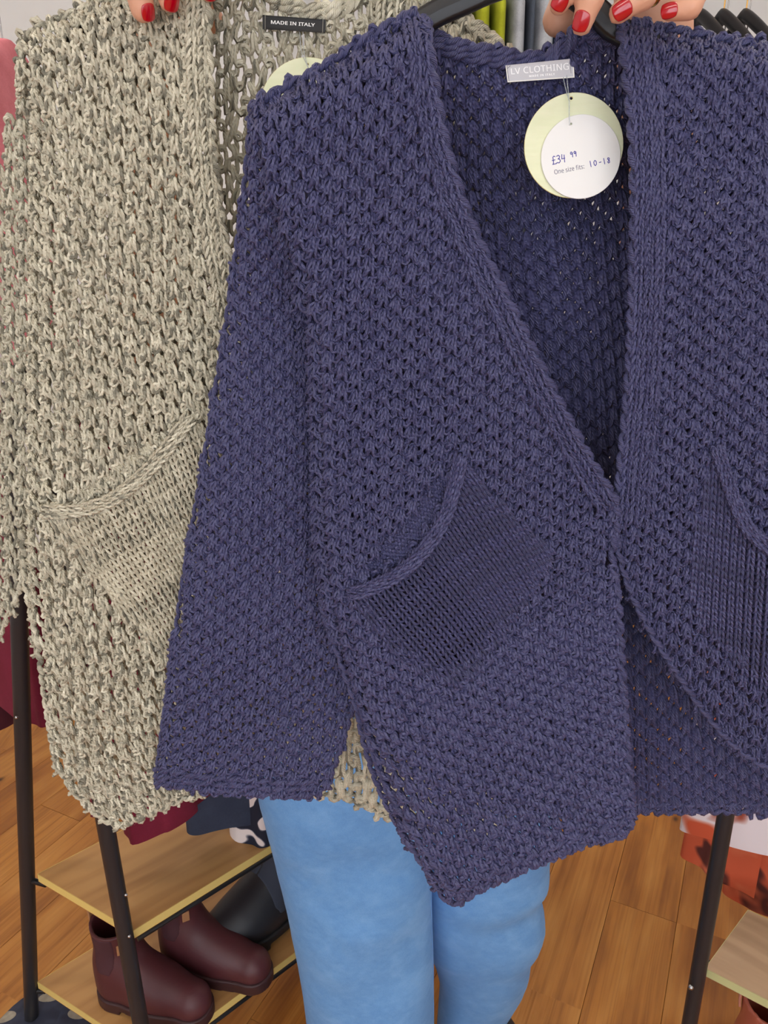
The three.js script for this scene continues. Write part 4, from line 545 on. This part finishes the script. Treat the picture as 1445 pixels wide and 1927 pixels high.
const LDIR = V(0.725, 0, -0.689), LLEN = 0.95;                       // the left rack runs away to the right
{
  const A1 = onY(70, 1645, 0.5), B1 = onY(250, 1752, 0.5), A0 = onY(70, 1848, 0.22), B0 = onY(288, 1992, 0.22);
  const t = thing('clothes_rack', 'black tube clothes rack on the left with two oak shelves', 'clothes rack', V(B0.x, 0, B0.z));
  const f0 = at(200, 1560, 0.902), f1 = at(265, 1927, 0.902), b0 = at(51, 1640, 1.038), b1 = at(60, 1927, 1.066), far = (p) => p.clone().addScaledVector(LDIR, LLEN);
  const fT = extend(f0, f1, 1.33), fB = extend(f0, f1, 0), bT = extend(b0, b1, 1.33), bB = extend(b0, b1, 0), postR = 0.0125;
  for (const [p, q] of [[fB, fT], [bB, bT], [far(fB), far(fT)], [far(bB), far(bT)]]) { const m = part(t, 'post', rod(p, q, postR), M.blackMetal, false); part(m, 'foot', rod(p.clone().setY(0.0), p.clone().setY(0.02), 0.016), M.black, false); }
  const mid = fT.clone().lerp(bT, 0.5).add(V(0, 0.03, 0));
  part(t, 'top_bar', rod(mid, far(mid), 0.011), M.blackMetal, false); for (const g of [(p) => p, far]) part(t, 'end_bar', rod(g(fT), g(bT), 0.0125), M.blackMetal, false);
  for (const [A, B, y] of [[A1, B1, 0.5], [A0, B0, 0.22]]) {
    const c = [A, B, far(B), far(A)].map(p => [p.x, p.z]), [bd, ed] = boardOf(c, y, 0.016, oak, edgeYellow), s = part(t, 'shelf', bd, oak, false); part(s, 'edge_band', ed, edgeYellow, false, 'pale yellow edge band');
    part(t, 'shelf_rail', rod(B.clone().setY(y - 0.0205).addScaledVector(LDIR, 0.005), far(B).setY(y - 0.0205), 0.0042), M.black, false); part(t, 'bracket', rod(extend(b0, b1, y - 0.022), A.clone().setY(y - 0.022).add(V(0.012, 0, 0)), 0.005), M.black, false);
  }
  for (const [x, y, d] of [[237, 1684, 0.889], [243, 1762, 0.889], [31, 1350, 0.99]]) { const g = new THREE.SphereGeometry(0.0026, 12, 8); const p = at(x, y, d); g.translate(p.x, p.y, p.z); part(t, 'bolt', g, M.steel, false); }
}
{
  const y = 0.35, C0 = onY(1326, 1822, y), Bk = onY(1407, 1712, y), Fr = onY(1447, 1884, y), dF = Fr.clone().sub(C0), far = C0.clone().addScaledVector(dF, 5), farB = Bk.clone().addScaledVector(dF, 5);
  const t = thing('clothes_rack', 'black tube clothes rack at the right edge with a pale wood shelf', 'clothes rack', V(C0.x, 0, C0.z));
  const p0 = at(1366, 1530, 0.965), p1 = at(1297, 1927, 0.965), pB = extend(p0, p1, 0), pT = extend(p0, p1, 1.33), off = farB.clone().sub(C0).setY(0);
  const sB = Bk.clone().sub(C0).setY(0), sF = far.clone().sub(C0).setY(0);
  for (const o of [V(0, 0, 0), sB.clone().addScaledVector(sF, 0.22), sF, sB.clone().add(sF)]) { const m = part(t, 'post', rod(pB.clone().add(o), pT.clone().add(o), 0.0125), M.blackMetal, false); part(m, 'foot', rod(pB.clone().add(o), pB.clone().add(o).setY(0.02), 0.016), M.black, false); }
  part(t, 'top_bar', rod(pT.clone().addScaledVector(sB, 0.5), pT.clone().addScaledVector(sB, 0.5).add(sF), 0.011), M.blackMetal, false); for (const o of [V(0, 0, 0), sF]) part(t, 'end_bar', rod(pT.clone().add(o), pT.clone().add(o).add(sB).addScaledVector(sF, o.x ? 0 : 0.22), 0.0125), M.blackMetal, false);
  const [bd, ed] = boardOf([Bk, C0, far, farB].map(p => [p.x, p.z]), y, 0.016, ash, edgeGreen), s = part(t, 'shelf', bd, ash, false); part(s, 'edge_band', ed, edgeGreen, false, 'pale green edge band');
  part(t, 'shelf_rail', rod(C0.clone().setY(y - 0.022).add(V(0.02, 0, -0.03)), far.clone().setY(y - 0.022).add(V(0.02, 0, -0.03)), 0.005), M.black, false);
  const g = new THREE.SphereGeometry(0.0045, 12, 8), p = at(1300, 1858, 0.952); g.translate(p.x, p.y, p.z); part(t, 'bolt', g, M.steel, false);
}

// ================================================================ boots
// ankle boot in its own axes: toe along +x, sole on y = 0, about 0.27 long
function boot(name, label, pos, turn, mats, sc = 1, group, gore = [0.068, 0.023, 0.112], tab = [0.034, 0.168, 0.016, 0.028]) {
  const t = thing(name, label, 'boot', pos, group, turn); t.scale.setScalar(sc);
  const body = blend([capsule(V(-0.074, 0.05, 0), V(-0.07, 0.1, 0), 0.043, 0.041), capsule(V(-0.07, 0.1, 0), V(-0.068, 0.22, 0), 0.041, 0.05), capsule(V(-0.06, 0.048, 0), V(0.0, 0.046, 0), 0.041, 0.041), capsule(V(-0.05, 0.1, 0), V(0.035, 0.055, 0), 0.038, 0.038), capsule(V(0.0, 0.044, 0), V(0.105, 0.04, 0.005), 0.042, 0.042)], 0.04);
  const outer = (x, y, z) => Math.max(body(x, y, z), y - 0.205 - 0.25 * Math.max(0, -0.085 - x), 0.018 - y);
  const shell = (x, y, z) => Math.max(outer(x, y, z), -Math.max(body(x, y, z) + 0.007, 0.09 - y, x + 0.005));
  const lo = [-0.15, 0, -0.075], hi = [0.185, 0.24, 0.08];
  part(t, 'upper', nets(shell, lo, hi, 0.0035), mats.upper);
  part(t, 'sole', nets((x, y, z) => Math.max(body(x, clamp(y, 0.03, 1), z) - 0.005, y - 0.03, 0.001 - y, x > -0.045 && x < 0.02 ? 0.012 - y : -1), lo, [hi[0], 0.05, hi[2]], 0.0035), mats.sole);
  for (const s of [-1, 1]) part(t, 'elastic_panel', nets((x, y, z) => Math.max(body(x, y, z) - 0.0012, -body(x, y, z) - 0.006, Math.abs(x + gore[0]) - gore[1] + Math.max(0, gore[2] + 0.018 - y) * 0.5, gore[2] - y, y - 0.201, -s * z), lo, hi, 0.003), mats.panel);
  const g = new RoundedBoxGeometry(0.004, 0.046, 0.018, 2, 0.0015); g.rotateZ(0.08); g.translate(-0.121, 0.205, 0); part(t, 'pull_tab', g, mats.tab);
  for (const s of [-1, 1]) { let z = 0; while (body(-tab[0], tab[1], s * z) < 0.001 && z < 0.08) z += 0.0005; const h = new RoundedBoxGeometry(tab[2], tab[3], 0.003, 2, 0.001); h.rotateX(s * 0.1); h.rotateY(s * (tab[0] < 0.04 ? 0.75 : 0.05)); h.translate(-tab[0], tab[1], s * z); part(t, 'loop', h, mats.tab); }
  return t;
}
{
  const burg = { upper: std(0x52272c, 0.5), sole: std(0x3a1f22, 0.5), panel: std(0x46232a, 0.8), tab: std(0xb08058, 0.6) };
  const blk = { upper: std(0x25262b, 0.48), sole: std(0x1c1d21, 0.5), panel: std(0x39404f, 0.8), tab: std(0xa86a20, 0.6) };
  const salm = { upper: std(0xb1604b, 0.42), sole: std(0x9c5442, 0.5), panel: std(0x95503f, 0.8), tab: std(0xcf8b78, 0.6) };
  const h1 = onY(215, 1862, 0.22), t1 = onY(372, 1905, 0.22), h2 = onY(335, 1800, 0.22), t2 = onY(480, 1838, 0.22), mid = (a, b) => a.clone().lerp(b, 0.45), ang = (a, b) => Math.atan2(-(b.z - a.z), b.x - a.x);
  boot('ankle_boot', 'burgundy rubber ankle boot nearest the front of the lower left shelf', mid(h1, t1), ang(h1, t1), burg, 0.82);
  boot('ankle_boot', 'burgundy rubber ankle boot standing behind its twin, beside the black boot', mid(h2, t2), ang(h2, t2), burg, 0.82);
  const h3 = onY(536, 1672, 0.22), t3 = onY(418, 1762, 0.22); boot('ankle_boot', 'black rubber ankle boot with a brown tab behind the burgundy pair', mid(h3, t3).add(V(0.012, 0, 0.04)), ang(h3, t3), blk, 1.06, undefined, [0.05, 0.052, 0.062], [0.052, 0.118, 0.026, 0.04]);
  boot('ankle_boot', 'salmon pink ankle boot under the shelf at the right edge', V(0.765, 0.0, -1.0), -0.4, salm, 1.0);
}

// ================================================================ hanging clothes
// a garment on a rail: closed cloth loft that widens from its shoulders and breaks into folds towards the hem
function drape(name, label, category, o) {
  const { top, w, d, h, turn = 0, mat, folds = 5, amp = 0.2, flare = 1.2, seed = 1, group, hemTilt = 0, shoulder = 0.07, railY = null } = o, t = thing(name, label, category, V(top.x, top.y - h, top.z), group, turn), rnd = mulberry(seed), ph = rnd() * 6, ph2 = rnd() * 6, N = 72, rings = [];
  const ringAt = (s, inset) => { const R = []; for (let k = 0; k < N; k++) { const a = k / N * 6.2832, sh = s < shoulder ? Math.sqrt(Math.max(0.02, s / shoulder)) : 1, fl = lerp(1, flare, s), f = 1 + amp * s ** 0.7 * (Math.sin(folds * a + ph + 1.5 * s) + 0.5 * Math.sin(folds * 1.7 * a + ph2 - s)), ca = Math.cos(a), sa = Math.sin(a), x = Math.sign(ca) * Math.abs(ca) ** 0.8 * w / 2 * fl * f * (0.5 + 0.5 * sh) - ca * inset, z = Math.sign(sa) * Math.abs(sa) ** 0.8 * d / 2 * sh * fl * (0.92 + 0.08 * f) - sa * inset; R.push(V(x, h * (1 - s) + (s > 0.97 ? 0.004 * Math.sin(3 * a + ph) : 0) + hemTilt * s * ca, z)); } return R; };
  for (const s of [0, 0.01, 0.03, 0.06, 0.1, 0.16, 0.24, 0.34, 0.44, 0.54, 0.64, 0.74, 0.82, 0.9, 0.96, 1]) rings.push(ringAt(s, 0)); for (const s of [0.995, 0.9, 0.8]) rings.push(ringAt(s, 0.002));
  const a = new Acc(); a.loft(rings, true, false); part(t, 'cloth', a.geo(), mat);
  if (railY) { const hk = rod(V(0, h - 0.01, 0), V(0, railY - top.y + h + 0.012, 0), 0.002, 0.002, 8); part(t, 'hanger_hook', hk, M.steel); }
  return t;
}
const clothMat = (c, s, vary = 18, rough = 0.9) => std(0xffffff, rough, { map: tex(128, 128, (u, v, x, y) => { const n = (fbm(u * 8, v * 8, s, 4, 8) - 0.5) * vary * 2 + (hash2(x, y, s) - 0.5) * vary * 0.6; return [c[0] + n, c[1] + n, c[2] + n]; }, true, 4, 4) });
function printed(bg, blobs, s, rep) { return std(0xffffff, 0.85, { map: tex(256, 256, (u, v) => { let c = bg; blobs.forEach(([col, sc, th, q], k) => { const n = fbm(u * sc + 0.3 * Math.sin(v * 6.2832), v * sc, s + k * 7, 2, sc); if (n > th) c = mixc(c, col, clamp((n - th) * q)); }); return c; }, true, rep, rep) }); }
const burgCloth = clothMat([112, 14, 44], 201, 10), navyCloth = clothMat([48, 56, 76], 203, 8), whiteCloth = clothMat([222, 220, 220], 207, 8), limeCloth = clothMat([158, 164, 30], 209, 16), greyCloth = clothMat([158, 162, 170], 211, 22), pinkCloth = clothMat([206, 118, 128], 213, 14), slateCloth = clothMat([62, 70, 84], 215, 10), blueCloth = clothMat([70, 100, 140], 217, 14);
const monoPrint = printed([236, 222, 218], [[[24, 28, 48], 5, 0.47, 30]], 221, 5), orangePrint = printed([236, 224, 228], [[[206, 88, 54], 4, 0.64, 14], [[150, 60, 40], 8, 0.6, 8], [[176, 176, 214], 3, 0.66, 8]], 231, 3.2), orangeCloth = printed([206, 92, 58], [[[84, 36, 30], 7, 0.58, 8], [[222, 120, 84], 12, 0.5, 2]], 241, 3);
const rackTurn = Math.atan2(0.689, 0.725);
{
  const hang = (px, py, D, top) => { const p = at(px, py, D); return [V(p.x, top, p.z), top - p.y]; };
  const mk = (name, label, cat, px, py, D, o) => { const [tp, h] = hang(px, py, D, 1.31); return drape(name, label, cat, { top: tp, h, turn: rackTurn, railY: 1.36, ...o }); };
  mk('garment', 'burgundy garment hanging at the left end of the left rack', 'garment', 44, 1300, 1.16, { w: 0.07, d: 0.22, mat: burgCloth, folds: 5, amp: 0.18, seed: 3 });
  mk('garment', 'dark burgundy garment half out of frame behind the leftmost rack post', 'garment', -34, 1310, 1.26, { w: 0.1, d: 0.22, mat: clothMat([70, 8, 26], 202, 6), folds: 4, amp: 0.12, seed: 4 });
  mk('garment', 'burgundy garment hanging low over the upper oak shelf', 'garment', 290, 1510, 1.03, { w: 0.12, d: 0.13, mat: burgCloth, folds: 6, amp: 0.22, seed: 5 });
  mk('garment', 'slate navy garment with a straight hem over the upper oak shelf', 'garment', 422, 1548, 1.10, { w: 0.118, d: 0.04, turn: 0.28, mat: navyCloth, folds: 3, amp: 0.03, flare: 1.05, seed: 6 });
  mk('garment', 'white garment with a dark print hanging beside the jeans', 'garment', 476, 1562, 1.14, { w: 0.06, d: 0.1, mat: monoPrint, folds: 4, amp: 0.14, seed: 7 });
  const scarf = (label, px, py, D, o) => { const p = at(px, py, D); drape('scarf', label, 'scarf', { top: V(p.x, 1.31, p.z), h: 1.31 - p.y, railY: 1.33, ...o }); };
  scarf('white scarf with orange print, its pale lilac hem above the pale wood shelf', 1392, 1578, 1.14, { w: 0.18, d: 0.05, mat: orangePrint, folds: 4, amp: 0.08, flare: 1.1, seed: 9, turn: -0.3 });
  scarf('rust orange crinkled cloth hanging behind the white printed scarf', 1368, 1648, 1.22, { w: 0.16, d: 0.05, mat: orangeCloth, folds: 3, amp: 0.16, flare: 1.1, seed: 12, turn: -0.3, hemTilt: -0.03 });
  scarf('rust orange crinkled cloth touching the pale wood shelf at the right edge', 1446, 1706, 1.2, { w: 0.13, d: 0.06, mat: orangeCloth, folds: 3, amp: 0.16, hemTilt: -0.015, flare: 1.1, seed: 10, turn: -0.3 });
}
// wall rail at the back of the shop
{
  const rail = thing('wall_rail', 'black clothes rail along the white back wall', 'clothes rail', V(0.2, 2.32, -2.68));
  part(rail, 'bar', rod(V(-0.6, 0, 0), V(1.7, 0, 0), 0.0125), M.blackMetal); for (const x of [-0.5, 0.55, 1.6]) part(rail, 'bracket', rod(V(x, 0, 0), V(x, 0, -0.32), 0.01), M.blackMetal);
  const hg = (x, turn, label, group) => {
    const t = thing('coat_hanger', label, 'coat hanger', V(x, 2.06, -2.68), group, turn), a = new Acc(), rings = [];
    for (let k = 0; k <= 28; k++) { const s = k / 14 - 1, z = s * 0.21, y = 0.1 - 0.15 * Math.abs(s) ** 1.1, R = [], e = 1 - 0.35 * Math.abs(s) ** 3; for (let q = 0; q < 12; q++) { const an = q / 12 * 6.2832; R.push(V(Math.cos(an) * 0.02 * e, y + Math.sin(an) * 0.02 * e, z)); } rings.push(R); }
    a.loft(rings); part(t, 'arm', a.geo(), M.black); const b = new Acc(), o = []; for (let k = 0; k <= 26; k++) { const s = k / 26; if (s < 0.4) o.push(0, 0.1 + s / 0.4 * 0.13, 0); else { const an = -Math.PI / 2 + (s - 0.4) / 0.6 * 4; o.push(0, 0.25 + 0.02 * Math.sin(an), 0.02 * Math.cos(an)); } } b.tube(o, 0.002, 8); part(t, 'hook', b.geo(), M.gold); return t;
  };
  const X = (px, py) => at(px, py, 2.68).x;
  const hs = [[1320, 'nearest the fingers'], [1362, 'in the middle'], [1404, 'rightmost, with pale cloth below it']];
  hs.forEach(([px, w]) => hg(X(px, 20), 0.2, 'black coat hanger at top right of the back rail, ' + w));
  const G = (px, py0, w, o, label, name = 'garment') => drape(name, label, 'garment', { top: V(X(px, py0), 2.215, -2.68), h: 0.85, w, d: 0.3, turn: 0, shoulder: 0.05, railY: 2.32, ...o });
  G(1368, 60, 0.05, { mat: whiteCloth, seed: 31, turn: 0, top: V(X(1366, 60), 2.06, -2.69) }, 'white garment on the middle hanger at the top right');
  G(1412, 60, 0.05, { mat: whiteCloth, seed: 32, turn: 0, top: V(X(1408, 60), 2.06, -2.69) }, 'white garment on the rightmost black hanger');
  G(1446, 80, 0.06, { mat: pinkCloth, seed: 33, turn: 0, top: V(X(1450, 60), 2.07, -2.66) }, 'pink garment at the top right corner of the rail');
  G(860, 40, 0.06, { mat: slateCloth, seed: 34, amp: 0.1 }, 'slate grey garment left of the lime green ones'); G(899, 40, 0.052, { mat: limeCloth, seed: 35, amp: 0.13, folds: 4 }, 'lime green garment, the left of the two on the back rail'); G(931, 40, 0.042, { mat: limeCloth, seed: 36, amp: 0.13, folds: 4 }, 'lime green garment next to the grey marl ones');
  G(962, 60, 0.05, { mat: greyCloth, seed: 37, amp: 0.14, flare: 1.3 }, 'light grey marl garment beside the lime green ones'); G(985, 60, 0.03, { mat: slateCloth, seed: 38, amp: 0.1 }, 'dark slate garment between two grey marl ones'); G(1010, 60, 0.072, { mat: greyCloth, seed: 39, amp: 0.14, flare: 1.2 }, 'wider grey marl garment seen beside the thumb'); G(1050, 60, 0.05, { mat: blueCloth, seed: 40, amp: 0.1 }, 'blue denim garment behind the thumb');
  // a wall peg at the far left carries two more
  const px0 = at(-10, 40, 2.0), peg = thing('wall_peg_rail', 'short dark peg rail arm at the far left edge', 'peg rail', V(px0.x - 0.02, px0.y + 0.05, -2.0)); part(peg, 'arm', rod(V(0.085, 0, 0), V(ROOM.x0 - px0.x + 0.02, 0, 0), 0.008), M.blackMetal);
  drape('garment', 'pink garment hanging at the far left edge', 'garment', { top: V(at(4, 70, 2.0).x, at(4, 76, 2.0).y, -2.0), h: 0.75, w: 0.065, d: 0.3, mat: pinkCloth, folds: 5, amp: 0.14, seed: 50, railY: px0.y + 0.05 });
  drape('garment', 'white garment beside the pink one at the far left edge', 'garment', { top: V(at(-38, 50, 2.06).x, at(-38, 42, 2.06).y, -2.03), h: 0.75, w: 0.1, d: 0.3, mat: whiteCloth, folds: 4, amp: 0.1, flare: 1.0, seed: 51, railY: px0.y + 0.05 });
}
// patterned floor cushion under the left rack
{
  const p = onY(100, 1945, 0.12), t = thing('floor_cushion', 'round dark blue floor cushion with beige oval print beside the left rack', 'cushion', V(p.x, 0, p.z));
  const g = new THREE.LatheGeometry([[0, 0.001], [0.11, 0.001], [0.135, 0.015], [0.145, 0.05], [0.138, 0.09], [0.118, 0.115], [0.07, 0.126], [0, 0.128]].map(([x, y]) => new THREE.Vector2(x, y)), 48), q = g.attributes.position, uv = g.attributes.uv; for (let k = 0; k < q.count; k++) uv.setXY(k, q.getX(k) * 7, q.getZ(k) * 7);
  part(t, 'cover', g, std(0xffffff, 0.85, { map: tex(256, 256, (u, v) => { const a = Math.hypot(((u * 2) % 1 - 0.5) * 1.0, ((v * 2 + Math.floor(u * 2) * 0.5) % 1 - 0.5) * 1.7); return a < 0.3 ? mixc([176, 168, 152], [150, 142, 128], vnoise(u * 20, v * 20, 3)) : mixc([58, 64, 84], [44, 48, 66], vnoise(u * 16, v * 16, 5)); }) }));
}
renderer.render(scene, camera);
